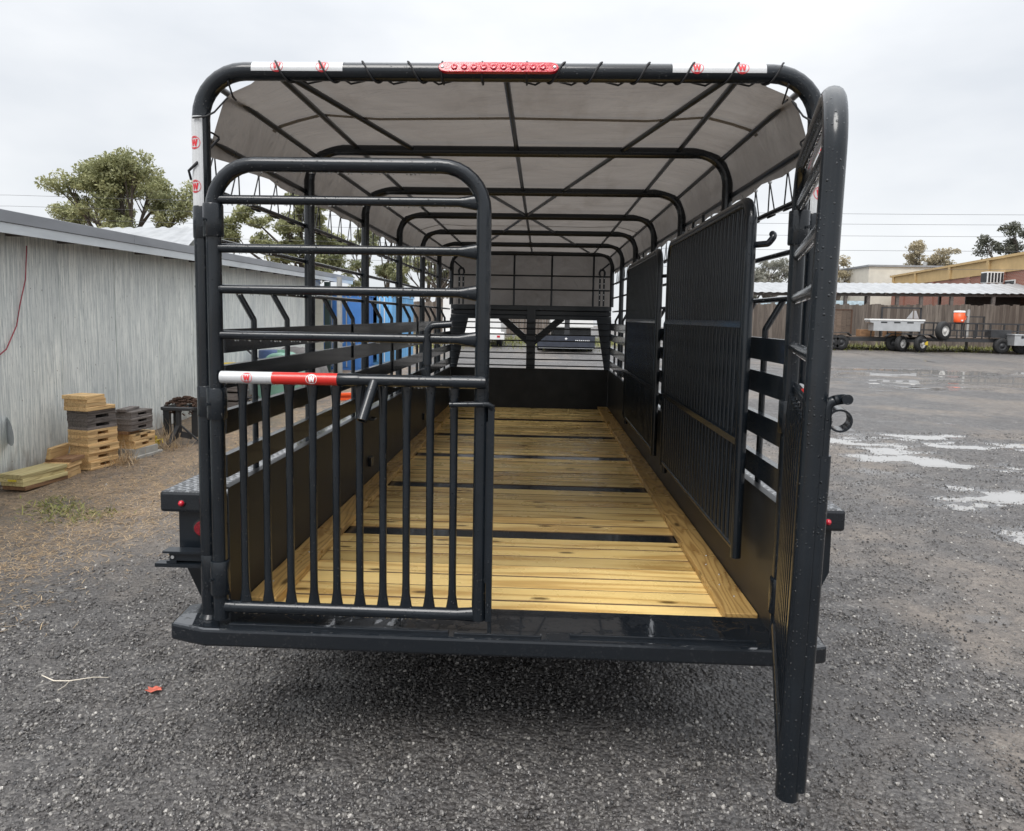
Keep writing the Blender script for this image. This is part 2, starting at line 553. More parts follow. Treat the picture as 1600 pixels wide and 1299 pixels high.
def fillet(pts, rad, seg=6):
    pts = [Vector(p) for p in pts]
    out = [pts[0]]
    for i in range(1, len(pts) - 1):
        r = rad[i] if isinstance(rad, (list, tuple)) else rad
        a, b, c = pts[i - 1], pts[i], pts[i + 1]
        d1, d2 = (a - b).normalized(), (c - b).normalized()
        ang = d1.angle(d2)
        if r <= 0 or ang > 3.1:
            out.append(b)
            continue
        t = min(r / math.tan(ang / 2), (a - b).length * .98, (c - b).length * .98)
        rad_e = t * math.tan(ang / 2)
        p1, p2 = b + d1 * t, b + d2 * t
        cen = b + (d1 + d2).normalized() * (rad_e / math.sin(ang / 2))
        v1, v2 = p1 - cen, p2 - cen
        tot = v1.angle(v2)
        ax = v1.cross(v2).normalized()
        for j in range(seg + 1):
            out.append(cen + Matrix.Rotation(tot * j / seg, 3, ax) @ v1)
    out.append(pts[-1])
    return out


class MB:
    def __init__(s):
        s.v, s.f, s.m, s.s = [], [], [], []

    def add(s, vs, fs, mi=0, smooth=False):
        b = len(s.v)
        s.v += [tuple(p) for p in vs]
        for q in fs:
            s.f.append(tuple(b + i for i in q))
            s.m.append(mi)
            s.s.append(smooth)
        return s

    def box(s, x0, x1, y0, y1, z0, z1, mi=0, T=None):
        vs = [V(x, y, z) for z in (z0, z1) for y in (y0, y1) for x in (x0, x1)]
        if T is not None:
            vs = [T @ p for p in vs]
        return s.add(vs, [(0, 2, 3, 1), (4, 5, 7, 6), (0, 1, 5, 4), (2, 6, 7, 3), (0, 4, 6, 2), (1, 3, 7, 5)], mi)

    def bar(s, a, b, w, h, up=(0, 0, 1), mi=0):
        """rectangular bar from a to b, w across, h along up"""
        a, b, up = Vector(a), Vector(b), Vector(up)
        t = (b - a).normalized()
        u = t.cross(up)
        if u.length < 1e-5:
            u = t.cross(V(1, 0, 0))
        u.normalize()
        w2 = u.cross(t).normalized()
        vs = []
        for p in (a, b):
            for i, j in ((-1, -1), (1, -1), (1, 1), (-1, 1)):
                vs.append(p + u * (w / 2 * i) + w2 * (h / 2 * j))
        return s.add(vs, [(3, 2, 1, 0), (4, 5, 6, 7), (0, 1, 5, 4), (1, 2, 6, 5), (2, 3, 7, 6), (3, 0, 4, 7)], mi)

    def tube(s, path, r, n=10, hint=None, sc=None, mi=0, caps=True, hollow=0.0):
        path = [Vector(p) for p in path]
        N = len(path)
        tang = []
        for i in range(N):
            d = path[min(i + 1, N - 1)] - path[max(i - 1, 0)]
            tang.append(d.normalized())
        frames = []
        if hint is not None:
            h = Vector(hint)
            for t in tang:
                u = (h - t * h.dot(t)).normalized()
                frames.append((u, t.cross(u)))
        else:
            t = tang[0]
            u = t.cross(V(0, 0, 1))
            if u.length < 1e-3:
                u = t.cross(V(1, 0, 0))
            u.normalize()
            for i, t in enumerate(tang):
                if i:
                    q = tang[i - 1].rotation_difference(t)
                    u = (q @ u)
                    u = (u - t * u.dot(t)).normalized()
                frames.append((u.copy(), t.cross(u)))
        vs, fs = [], []
        for i, p in enumerate(path):
            su, sv = sc[i] if sc else (1, 1)
            rad = r[i] if isinstance(r, (list, tuple)) else r
            u, w = frames[i]
            for j in range(n):
                a = 2 * math.pi * j / n
                vs.append(p + u * (math.cos(a) * rad * su) + w * (math.sin(a) * rad * sv))
        for i in range(N - 1):
            for j in range(n):
                k = (j + 1) % n
                fs.append((i * n + j, i * n + k, (i + 1) * n + k, (i + 1) * n + j))
        s.add(vs, fs, mi, True)
        if caps and not hollow:
            s.add(vs[:n], [tuple(range(n))[::-1]], mi)
            s.add(vs[-n:], [tuple(range(n))], mi)
        if hollow:
            for i in (0, N - 1):
                u, w = frames[i]
                p = path[i]
                sgn = 1 if i == 0 else -1
                ring = [p + u * (math.cos(2 * math.pi * j / n) * r) + w * (math.sin(2 * math.pi * j / n) * r) for j in range(n)]
                inn = [p + (q - p) * hollow for q in ring]
                deep = [q + tang[i] * (sgn * r * 3) for q in inn]
                ff = []
                for j in range(n):
                    k = (j + 1) % n
                    a = (j, k, n + k, n + j)
                    b = (n + j, n + k, 2 * n + k, 2 * n + j)
                    ff += [a[::-1], b[::-1]] if i == 0 else [a, b]
                ff.append(tuple(range(2 * n, 3 * n)) if i else tuple(range(2 * n, 3 * n))[::-1])
                s.add(ring + inn + deep, ff, mi)
        return s

    def cyl(s, a, b, r, n=16, mi=0, r2=None):
        return s.tube([a, b], [r, r if r2 is None else r2], n, mi=mi)

    def prism(s, poly, z0, z1, mi=0, T=None):
        """poly: list of 2D points, counter-clockwise; extruded z0..z1 then transformed"""
        n = len(poly)
        vs = [V(x, y, z0) for x, y in poly] + [V(x, y, z1) for x, y in poly]
        if T is not None:
            vs = [T @ p for p in vs]
        fs = [tuple(range(n))[::-1], tuple(range(n, 2 * n))]
        for i in range(n):
            j = (i + 1) % n
            fs.append((i, j, n + j, n + i))
        return s.add(vs, fs, mi)

    def lathe(s, prof, n=20, c=(0, 0, 0), mi=0, axis='z'):
        vs, fs = [], []
        for r, z in prof:
            for j in range(n):
                a = 2 * math.pi * j / n
                q = (r * math.cos(a), r * math.sin(a), z)
                if axis == 'x':
                    q = (z, q[0], q[1])
                elif axis == 'y':
                    q = (q[1], z, q[0])
                vs.append(V(*q) + Vector(c))
        for i in range(len(prof) - 1):
            for j in range(n):
                k = (j + 1) % n
                fs.append((i * n + j, i * n + k, (i + 1) * n + k, (i + 1) * n + j))
        return s.add(vs, fs, mi, True)

    def mesh(s, name, mats):
        me = bpy.data.meshes.new(name)
        me.from_pydata(s.v, [], s.f)
        for m in (mats if isinstance(mats, (list, tuple)) else [mats]):
            me.materials.append(m)
        me.polygons.foreach_set('material_index', s.m)
        me.polygons.foreach_set('use_smooth', s.s)
        me.update()
        return me

    def build(s, name, mats, parent=None, bevel=0.0):
        o = bpy.data.objects.new(name, s.mesh(name, mats))
        C.objects.link(o)
        if parent is not None:
            o.parent = parent
        if bevel:
            md = o.modifiers.new('edge', 'BEVEL')
            md.width = bevel
            md.segments = 2
            md.limit_method = 'ANGLE'
            md.angle_limit = math.radians(50)
        return o


def tag(o, label=None, cat=None, group=None, kind=None):
    if label:
        o['label'] = label
    if cat:
        o['category'] = cat
    if group:
        o['group'] = group
    if kind:
        o['kind'] = kind
    return o


def empty(name, loc=(0, 0, 0), rz=0.0):
    o = bpy.data.objects.new(name, None)
    o.empty_display_size = .2
    o.location = loc
    o.rotation_euler = (0, 0, rz)
    C.objects.link(o)
    return o


def dup(o, parent=None, loc=None):
    c = o.copy()
    C.objects.link(c)
    if parent is not None:
        c.parent = parent
    if loc is not None:
        c.location = loc
    for ch in [q for q in o.children]:
        dup(ch, c)
    return c


def mesh_np(name, verts, faces4, mat, tone=None, parent=None, tri=False):
    """numpy verts (n,3), faces (m,k)"""
    me = bpy.data.meshes.new(name)
    nv, nf, kk = len(verts), len(faces4), faces4.shape[1]
    me.vertices.add(nv)
    me.vertices.foreach_set('co', np.asarray(verts, np.float32).ravel())
    me.loops.add(nf * kk)
    me.loops.foreach_set('vertex_index', np.asarray(faces4, np.int32).ravel())
    me.polygons.add(nf)
    me.polygons.foreach_set('loop_start', np.arange(0, nf * kk, kk, dtype=np.int32))
    if tone is not None:
        at = me.attributes.new('tone', 'FLOAT', 'POINT')
        at.data.foreach_set('value', np.asarray(tone, np.float32))
    me.materials.append(mat)
    me.update(calc_edges=True)
    o = bpy.data.objects.new(name, me)
    C.objects.link(o)
    if parent is not None:
        o.parent = parent
    return o


# ------------------------------------------------------------------ ground
SLOPE = .02
def sstep(a, b, v):
    t = max(0.0, min(1.0, (v - a) / (b - a)))
    return t * t * (3 - 2 * t)


def gz(x, y):
    z = SLOPE * max(0.0, min(y, 60.0))
    return z


def fines(x, y):
    """1 where brown fines lie packed, 0 where the grey gravel is loose"""
    v = noise.noise((x * .42, y * .55, 7.7)) + .45 * noise.noise((x * 1.25, y * 1.6, 3.9)) + .25 * noise.noise((x * 4, y * 4, 1.9))
    v += .42 * math.exp(-((x - 3.0) / 1.6) ** 2 - ((y - 1.6) / 1.9) ** 2) - .30 * math.exp(-((x + .3) / 1.5) ** 2 - ((y + .2) / 1.2) ** 2)
    v += .25 * math.exp(-((x - 1.75) / .5) ** 2 - ((y + .55) / .35) ** 2)
    return sstep(-.05, .42, v)


def gh(x, y):
    z = gz(x, y)
    near = 1.0 if (-8 < x < 18 and -4 < y < 24) else 0.0
    n = noise.noise((x * 1.05, y * 1.05, 3.1)) * .011 + noise.noise((x * 2.0, y * 4.6, 8.2)) * .011
    if near:
        n += noise.noise((x * 7.0, y * 9.5, 1.7)) * .0075 + noise.noise((x * 17.0, y * 23.0, 4.7)) * .004
        # low-lying, rutted strips where rain water stands
        w1 = sstep(3.3, 4.8, x) * sstep(10.5, 8.5, x) * sstep(2.3, 3.2, y) * sstep(8.6, 7.7, y)
        if w1 > 0:
            n += w1 * (-.0095 + .026 * noise.noise((x * .8, y * 1.9, 12.3)) + .017 * noise.noise((x * 2.4, y * 6.0, 6.6))
                       + .005 * noise.noise((x * 8, y * 15, 2.2)))
        n -= .022 * math.exp(-((x - 4.45) / .55) ** 2 - ((y - 3.15) / .22) ** 2)
        n -= .016 * math.exp(-((x - 5.4) / .8) ** 2 - ((y - 4.0) / .16) ** 2)
        w2 = sstep(7.0, 9.0, x) * sstep(17.3, 15.5, x) * sstep(13.6, 14.8, y) * sstep(20.3, 19.0, y)
        if w2 > 0:
            n += w2 * (-.013 + .034 * noise.noise((x * .3, y * .85, 31.3)) + .013 * noise.noise((x * 1.1, y * 3.2, 9.6)))
    return z + n


def axis(lo, hi, d0, far, grow=1.22):
    a = list(np.arange(lo, hi + 1e-6, d0))
    d, p = d0, hi
    while p < far:
        d *= grow
        p += d
        a.append(p)
    d, p = d0, lo
    while p > -far:
        d *= grow
        p -= d
        a.insert(0, p)
    return np.array(a)


gx = axis(-5.2, 8.0, .06, 500)
gy = axis(-2.6, 9.0, .06, 600)
gx = np.array(sorted(set(np.round(np.concatenate([gx, np.arange(8.0, 17.5, .16)]), 3))))
gy = np.array(sorted(set(np.round(np.concatenate([gy, np.arange(9.0, 20.5, .12)]), 3))))
nx, ny = len(gx), len(gy)
gv = np.empty((ny, nx, 3))
for j, y in enumerate(gy):
    for i, x in enumerate(gx):
        gv[j, i] = (x, y, gh(x, y))
idx = np.arange(nx * ny).reshape(ny, nx)
gf = np.stack([idx[:-1, :-1], idx[:-1, 1:], idx[1:, 1:], idx[1:, :-1]], -1).reshape(-1, 4)
gt_ = [fines(p[0], p[1]) if abs(p[0]) < 40 and abs(p[1]) < 60 else .4 for p in gv.reshape(-1, 3)]
ground = mesh_np('ground', gv.reshape(-1, 3), gf, M['ground'], gt_)
ground.data.polygons.foreach_set('use_smooth', [True] * len(ground.data.polygons))
tag(ground, kind='structure')


def puddle(cx, cy, rx, ry, level):
    b = MB()
    n = 28
    vs = [V(cx, cy, 0)]
    for j in range(n):
        a = 2 * math.pi * j / n
        vs.append(V(cx + rx * math.cos(a), cy + ry * math.sin(a), 0))
    for p in vs:
        p.z = gz(p.x, p.y) + level
    b.add(vs, [(0, 1 + j, 1 + (j + 1) % n) for j in range(n)])
    return tag(b.build('puddle', M['water']), kind='structure')


for args in ((5.9, 6.7, 2.7, 1.5), (5.3, 4.0, 2.2, 1.4)):
    puddle(*args, -.0165)
puddle(12.2, 17.0, 4.9, 3.1, -.0135)


# gravel: loose stones near the camera (geometry nodes on a patch that follows the ground)
def gravel():
    xs = np.arange(-4.6, 7.6, .15)
    ys = np.arange(-2.4, 8.3, .15)
    vv, dens = [], []
    for y in ys:
        for x in xs:
            vv.append((x, y, gh(x, y) + .001))
            d = math.hypot(x - .15, y + 2.6)
            w = 1.0 if d < 3.6 else max(.10, (3.6 / d) ** 2.2)
            nz = .5 + .9 * noise.noise((x * .8, y * .8, 5.5)) + .35 * noise.noise((x * 2.6, y * 2.6, 2.5))
            w *= min(1.0, max(.12, nz + .35)) * (1 - .85 * fines(x, y))
            if x < -2.6 - (3 - y) * .2:
                w *= .25
            if x > 3.2 and y > 2.6:
                w = max(w, .14)
            dens.append(w)
    n0, m0 = len(xs), len(ys)
    ix = np.arange(n0 * m0).reshape(m0, n0)
    ff = np.stack([ix[:-1, :-1], ix[:-1, 1:], ix[1:, 1:], ix[1:, :-1]], -1).reshape(-1, 4)
    o = mesh_np('gravel', np.array(vv), ff, M['stone'])
    at = o.data.attributes.new('dens', 'FLOAT', 'POINT')
    at.data.foreach_set('value', np.array(dens, np.float32))
    g = bpy.data.node_groups.new('gravel_scatter', 'GeometryNodeTree')
    g.interface.new_socket('Geometry', in_out='INPUT', socket_type='NodeSocketGeometry')
    g.interface.new_socket('Geometry', in_out='OUTPUT', socket_type='NodeSocketGeometry')
    N, L = g.nodes, g.links
    gi, go = N.new('NodeGroupInput'), N.new('NodeGroupOutput')
    dp = N.new('GeometryNodeDistributePointsOnFaces')
    na = N.new('GeometryNodeInputNamedAttribute')
    na.data_type = 'FLOAT'
    na.inputs['Name'].default_value = 'dens'
    mu = N.new('ShaderNodeMath')
    mu.operation = 'MULTIPLY'
    mu.inputs[1].default_value = 6200
    L.new(na.outputs['Attribute'], mu.inputs[0])
    L.new(mu.outputs[0], dp.inputs['Density'])
    L.new(gi.outputs[0], dp.inputs['Mesh'])
    ico = N.new('GeometryNodeMeshIcoSphere')
    ico.inputs['Radius'].default_value = 1.0
    ico.inputs['Subdivisions'].default_value = 2
    nt = N.new('ShaderNodeTexNoise')
    nt.inputs['Scale'].default_value = 1.1
    nt.inputs['Detail'].default_value = 1.0
    sb = N.new('ShaderNodeVectorMath')
    sb.operation = 'SUBTRACT'
    sb.inputs[1].default_value = (.5, .5, .5)
    L.new(nt.outputs['Color'], sb.inputs[0])
    sc = N.new('ShaderNodeVectorMath')
    sc.operation = 'SCALE'
    sc.inputs['Scale'].default_value = 1.7
    L.new(sb.outputs[0], sc.inputs[0])
    sp = N.new('GeometryNodeSetPosition')
    L.new(ico.outputs['Mesh'], sp.inputs['Geometry'])
    L.new(sc.outputs[0], sp.inputs['Offset'])
    sm = N.new('GeometryNodeSetMaterial')
    sm.inputs['Material'].default_value = M['stone']
    L.new(sp.outputs[0], sm.inputs['Geometry'])
    ip = N.new('GeometryNodeInstanceOnPoints')
    L.new(dp.outputs['Points'], ip.inputs['Points'])
    L.new(sm.outputs[0], ip.inputs['Instance'])
    rv = N.new('FunctionNodeRandomValue')
    rv.data_type = 'FLOAT_VECTOR'
    rv.inputs['Max'].default_value = (6.28, 6.28, 6.28)
    L.new(rv.outputs['Value'], ip.inputs['Rotation'])
    rs = N.new('FunctionNodeRandomValue')
    rs.data_type = 'FLOAT'
    rs.inputs[2].default_value = 0.0
    rs.inputs[3].default_value = 1.0
    rs.inputs['Seed'].default_value = 4
    pw = N.new('ShaderNodeMath')
    pw.operation = 'POWER'
    pw.inputs[1].default_value = 4.0
    L.new(rs.outputs[1], pw.inputs[0])
    ma = N.new('ShaderNodeMath')
    ma.operation = 'MULTIPLY_ADD'
    ma.inputs[1].default_value = .0068
    ma.inputs[2].default_value = .0032
    L.new(pw.outputs[0], ma.inputs[0])
    L.new(ma.outputs[0], ip.inputs['Scale'])
    L.new(ip.outputs['Instances'], go.inputs[0])
    md = o.modifiers.new('scatter', 'NODES')
    md.node_group = g
    tag(o, 'loose grey gravel lying on the wet ground around the trailer', 'gravel', kind='stuff')


gravel()

# ================================================================== the livestock trailer
ST, SD = M['steel'], M['steel_dry']
trailer = empty('livestock_trailer')
tag(trailer, 'black livestock trailer with grey tarp roof and yellow plank floor, its rear gate half open', 'trailer')
HW, ZT, ZB, BAY = 1.104, 2.643, .60, 1.22
PXI = 1.045                                   # inner face of the side panels
FZ = .572                                     # top of the floor planks
Y1 = 6.82                                     # front panel


# ---- W badge printed on the reflective tape ----------------------------------
def refine2d(poly, cuts):
    from mathutils.geometry import tessellate_polygon
    vs = [tuple(p) for p in poly]
    tris = [tuple(t) for t in tessellate_polygon([[V(x, y, 0) for x, y in poly]])]
    for _ in range(cuts):
        out = []
        for a, b_, c in tris:
            m = []
            for p, q in ((a, b_), (b_, c), (c, a)):
                vs.append(((vs[p][0] + vs[q][0]) / 2, (vs[p][1] + vs[q][1]) / 2))
                m.append(len(vs) - 1)
            out += [(a, m[0], m[2]), (m[0], b_, m[1]), (m[2], m[1], c), (m[0], m[1], m[2])]
        tris = out
    return vs, tris


W_POLY = [(0, .82), (.24, .82), (.315, .36), (.405, .82), (.595, .82), (.685, .36), (.76, .82), (1, .82),
          (.82, 0), (.60, 0), (.5, .44), (.40, 0), (.18, 0)]
W_V, W_F = refine2d(W_POLY, 2)


def wrap(mb, P0, axis, ref, r, st, fs, mi):
    """put 2D (s along axis, t round the tube) geometry on a tube of radius r; t=0 faces ref"""
    axis, ref = Vector(axis).normalized(), Vector(ref).normalized()
    oth = axis.cross(ref)
    vs = []
    for s_, t in st:
        a = t / r
        vs.append(Vector(P0) + axis * s_ + ref * (math.cos(a) * r) + oth * (math.sin(a) * r))
    mb.add(vs, fs, mi, True)


def wrap_band(mb, P0, axis, ref, r, s0, s1, a0, a1, mi, n=10, m=6):
    st, fs = [], []
    for i in range(m + 1):
        for j in range(n + 1):
            st.append((s0 + (s1 - s0) * i / m, (a0 + (a1 - a0) * j / n) * r))
    for i in range(m):
        for j in range(n):
            k = i * (n + 1) + j
            fs.append((k, k + 1, k + n + 2, k + n + 1))
    wrap(mb, P0, axis, ref, r, st, fs, mi)


def badge(mb, P0, axis, ref, r, s0, t0, size, mx, mark, ring):
    """a W in a ring; mx = 2x2 matrix taking the print's x, y to (along, round) the tube"""

    def tr(pts):
        return [(s0 + mx[0] * x + mx[1] * y, t0 + mx[2] * x + mx[3] * y) for x, y in pts]
    w = size * .62
    wrap(mb, P0, axis, ref, r + .0010, tr([((x - .5) * w, (y - .41) * w) for x, y in W_V]), W_F, mark)
    n = 36
    pts, fs = [], []
    R1, R2 = size * .50, size * .455
    for j in range(n):
        a = 2 * math.pi * j / n
        pts += [(R1 * math.cos(a), R1 * math.sin(a)), (R2 * math.cos(a), R2 * math.sin(a))]
    for j in range(n):
        k = (j + 1) % n
        if (j % 18) in (0, 1, 17, 16) and ring != mark:
            continue
        fs.append((2 * j, 2 * k, 2 * k + 1, 2 * j + 1))
    wrap(mb, P0, axis, ref, r + .0009, tr(pts), fs, ring)
    for lo, hi in ((58, 122), (238, 302)):      # small arcs of print above and below the W
        pts, fs = [], []
        q = 9
        for j in range(q + 1):
            a = math.radians(lo + (hi - lo) * j / q)
            pts += [(size * .43 * math.cos(a), size * .43 * math.sin(a)), (size * .36 * math.cos(a), size * .36 * math.sin(a))]
        for j in range(q):
            fs.append((2 * j, 2 * j + 2, 2 * j + 3, 2 * j + 1))
        wrap(mb, P0, axis, ref, r + .0010, tr(pts), fs, mark)


TAPE_MATS = [M['tape_white'], M['red_mark'], M['tape_red'], M['white_mark']]

# ---- hoops ----------------------------------------------------------------------
HR = .0315


def hoop_path(y, zb, rad=.165):
    return fillet([(-HW - .006, y, zb), (-HW, y, ZT), (HW, y, ZT), (HW + .006, y, zb)], rad, 8)


mb = MB().tube(hoop_path(0, ZB - .002), HR, 16, (0, 1, 0))
for sx in (-1, 1):        # weld beads at the foot
    mb.lathe([(HR + .010, ZB + .001), (HR + .004, ZB + .010), (HR, ZB + .016)], 16, (sx * (HW + .006), 0, 0))
rear_hoop = mb.build('rear_hoop', ST, trailer)

# reflective tape on the rear hoop
RT = HR + .0007
for s0, s1, e0, e1 in ((-.905, -.575, -.812, -.648), (.588, .912, .672, .828)):
    b = MB()
    ax, ref = (1, 0, 0), (0, -.84, .55)
    wrap_band(b, (0, 0, ZT), ax, ref, RT, s0, s1, -.9, .80, 0)
    for e in (e0, e1):
        badge(b, (0, 0, ZT), ax, ref, RT, e, .007, .047, (1, 0, 0, -1), 1, 1)
    b.build('reflective_tape', TAPE_MATS, rear_hoop)
for sx in (-1, 1):
    b = MB()
    ax, ref = (0, 0, 1), (sx * .36, -.93, 0)
    P0 = (sx * (HW + .0015), 0, 0)
    wrap_band(b, P0, ax, ref, RT, 2.15, 2.48, -1.0, .95, 0)
    for e in (2.385, 2.23):
        badge(b, P0, ax, ref, RT, e, .0, .047, (0, 1, 1, 0), 1, 1)
    b.build('reflective_tape', TAPE_MATS, rear_hoop)

# red clearance lamp bar
b = MB()
poly = []
L2, H2 = .212, .0185
for cx, a0 in ((L2 - .03, -90), (-L2 + .03, 90)):
    for j in range(7):
        a = math.radians(a0 + 180 * j / 6)
        poly.append((cx + math.cos(a) * .03 , math.sin(a) * H2))
Tl = Matrix.Translation((-.02, -HR - .001, ZT + .004)) @ Matrix.Rotation(math.radians(78), 4, 'X')
b.prism(poly, -.006, .010, 0, Tl)
for j in range(10):
    x = -.155 + j * .0345
    prof = [(.0115, .0102), (.0115, .0135), (.008, .0150), (.0045, .0135), (0.0005, .013)]
    m2 = MB().lathe(prof, 14, (x, 0, 0))
    b.add([Tl @ V(*p) for p in m2.v], m2.f, 0, True)
for x in (-.197, .197):
    m2 = MB().lathe([(.006, .0102), (.006, .0125), (.001, .0130)], 10, (x, 0, 0))
    b.add([Tl @ V(*p) for p in m2.v], m2.f, 1, True)
b.build('lamp_bar', [M['red_lens'], M['aluminium']], rear_hoop, .002)

# the cord that laces the tarp to the rear hoop
b = MB()
b = None
lx = [-.81, -.651, -.495, -.331, -.221, -.079, .079, .20, .33, .497, .652, .806, .96]
cr = .0036
for x in lx:
    lean = .035 if x < -.25 else (-.035 if x > .15 else .0)
    pts = []
    for j in range(13):
        a = math.radians(150 - 250 * j / 12)
        pts.append(V(x - lean + 2 * lean * j / 12 + lean * .6, -math.cos(a - math.pi / 2) * 0 + 0, 0))
        ang = math.radians(70 - 230 * j / 12)     # over the top, down the rear face, under
        pts[-1].y = -math.cos(ang) * (HR + cr) if True else 0
        pts[-1].z = ZT + math.sin(ang) * (HR + cr)
    # forward below the tube to the tarp edge
    pts.append(V(pts[-1].x + lean, .028, ZT - HR - .001))
    pts.append(V(pts[-1].x + lean * 1.2, .06, ZT - .012))
    MB().tube(pts, cr, 6).build('lacing_cord', M['cord'], rear_hoop)
for sx in (-1, 1):
    b = MB()
    b.tube([(sx * 1.118, -.038, 2.47), (sx * 1.07, -.036, 2.475), (sx * 1.055, .0, 2.50), (sx * 1.04, .08, 2.575)], cr, 6)
    b.build('lacing_cord', M['cord'], rear_hoop)
    b = MB()
    b.tube([(sx * .99, -.03, 2.60), (sx * .985, .0, 2.555), (sx * 1.0, .06, 2.56), (sx * 1.03, .1, 2.585)], cr, 6)
    b.build('lacing_cord', M['cord'], rear_hoop)
    b = MB()
    b.tube([(sx * 1.10, .0, 2.44), (sx * 1.09, .06, 2.44), (sx * 1.085, .1, 2.435)], cr, 6)
    b.build('lacing_cord', M['cord'], rear_hoop)
b = MB()
b.tube([(-1.085, .10, 2.43), (-1.10, .05, 2.38), (-1.108, -.037, 2.31), (-1.14, -.03, 2.285), (-1.147, .0, 2.26)], .0048, 6)
b.build('lacing_cord', M['cord'], rear_hoop)
b = MB()
b.tube([(1.085, .10, 2.43), (1.10, .05, 2.38), (1.108, -.037, 2.31), (1.14, -.03, 2.285)], .0048, 6)
b.build('lacing_cord', M['cord'], rear_hoop)

for k in range(1, 7):
    y = k * BAY
    MB().tube(hoop_path(y, 1.055 if k < 6 else 1.93), .028, 12, (0, 1, 0)).build('hoop', ST if k < 3 else SD, trailer)

# ---- roof rods --------------------------------------------------------------------
YR = 7.32
for x, z in ((0, 2.657), (-.845, 2.655), (.845, 2.655), (-1.06, 2.603), (1.06, 2.603)):
    MB().tube([(x, .02, z), (x, YR, z)], .0125, 8).build('roof_rod', SD, trailer)
for sx in (-1, 1):
    MB().tube([(sx * .815, .02, 2.650), (0, 3.66, 2.650), (-sx * .815, YR, 2.650)], .0125, 8).build('roof_brace', SD, trailer)
MB().tube([(-.09, 3.66, 2.645), (.09, 3.66, 2.645)], .02, 8).build('roof_gusset', SD, trailer)
for sx in (-1, 1):
    MB().tube([(sx * 1.128, .04, 2.425), (sx * 1.128, YR, 2.425)], .0135, 8).build('hem_rod', SD, trailer)
    for z in (2.245, 2.055, 1.87):
        MB().tube([(sx * 1.132, 0, z), (sx * 1.132, YR, z)], .0115, 8).build('side_rod', ST, trailer)

# ---- tarp ---------------------------------------------------------------------------
prof = [(-1.155, 2.385), (-1.148, 2.43), (-1.118, 2.52), (-1.085, 2.605), (-1.05, 2.630), (-.97, 2.655), (-.86, 2.682), (-.6, 2.684),
        (-.3, 2.688), (0, 2.692)]
prof = prof + [(-x, z) for x, z in prof[-2::-1]]
ys = sorted(set([.045, .075] + [round(i * BAY / 8, 4) for i in range(1, 49)] + [YR, 7.45]))
vv, ff = [], []
for j, y in enumerate(ys):
    ph = (y / BAY) % 1.0
    sag = math.sin(math.pi * ph) ** 2
    for i, (x, z) in enumerate(prof):
        ax_ = abs(x)
        dz = -.020 * sag if ax_ < .8 else 0
        wr_ = noise.noise((x * 3, y * 2.2, .3)) * (.006 if ax_ < .95 else .008)
        yy = y
        if j == 0 and ax_ > .9:
            yy = y + (ax_ - .9) * .22
        if j == 1 and ax_ > .9:
            yy = y + (ax_ - .9) * .16
        xx = x
        if ax_ > .84:
            q_ = max(0.0, 1 - y / .55) * min(1.0, (ax_ - .84) / .12)
            z -= .040 * q_
            x -= math.copysign(.030 * q_, x)
            xx = x
        if ax_ > 1.1:
            xx = x - math.copysign(.010 * sag, x)
            if z < 2.40:
                z2 = z + .018 * math.sin(math.pi * ((y / .22) % 1.0)) ** 2
                z = z2
        vv.append((xx + (wr_ * .5 if ax_ > 1.0 else 0), yy, z + dz + (wr_ if ax_ < .8 else 0)))
m_ = len(prof)
for j in range(len(ys) - 1):
    for i in range(m_ - 1):
        a = j * m_ + i
        ff.append((a, a + m_, a + m_ + 1, a + 1))
b = MB()
b.add(vv, ff, 0, True)
tarp = b.build('tarp', M['tarp'], trailer)
# sewn seams: doubled strips just under the sheet
for y in (.66, 2.6, 4.5):
    b = MB()
    st = []
    for x, z in prof[3:-3]:
        ph = (y / BAY) % 1.0
        dz = -.020 * math.sin(math.pi * ph) ** 2 if abs(x) < .8 else 0
        st.append((x, z + dz - .010))
    vs = [V(x, y - .02, z) for x, z in st] + [V(x, y + .02, z) for x, z in st]
    q = len(st)
    b.add(vs, [(i, i + 1, q + i + 1, q + i) for i in range(q - 1)], 0, True)
    b.build('seam', M['tarp'], tarp)
# front tarp behind a rod grid
b = MB()
vs, fs = [], []
nxx, nzz = 16, 8
for j in range(nzz + 1):
    for i in range(nxx + 1):
        x, z = -1.1 + 2.2 * i / nxx, 1.89 + .80 * j / nzz
        vs.append(V(x, 7.44 + noise.noise((x * 2.2, z * 3, 1)) * .035, z))
for j in range(nzz):
    for i in range(nxx):
        a = j * (nxx + 1) + i
        fs.append((a, a + 1, a + nxx + 2, a + nxx + 1))
b.add(vs, fs, 0, True)
b.build('front_tarp', M['tarp'], trailer)
for x in (-.745, -.24, .28, .855):
    MB().tube([(x, 7.36, 1.93), (x, 7.36, ZT)], .014, 8).build('grid_rod', SD, trailer)
for z in (2.345, 2.155):
    MB().tube([(-1.08, 7.345, z), (1.08, 7.345, z)], .011, 8).build('grid_rod', SD, trailer)
for sx in (-1, 1):           # bolted loop straps beside the nose
    b = MB()
    x = sx * .965
    for dx in (-.028, .028):
        b.box(x + dx - .012, x + dx + .012, 7.26, 7.275, 1.94, 2.36)
        for q in range(5):
            b.cyl((x + dx, 7.258, 2.02 + q * .075), (x + dx, 7.25, 2.02 + q * .075), .007, 8, 1)
    b.tube([(x - .035, 7.27, 2.36), (x - .035, 7.27, 2.40), (x - .018, 7.27, 2.43), (x + .018, 7.27, 2.43), (x + .035, 7.27, 2.40), (x + .035, 7.27, 2.36)], .016, 8)
    b.tube([(x, 7.27, 2.44), (x * 1.1, 7.29, 2.52)], .012, 8)
    b.build('nose_strap', [SD, M['aluminium']], trailer)

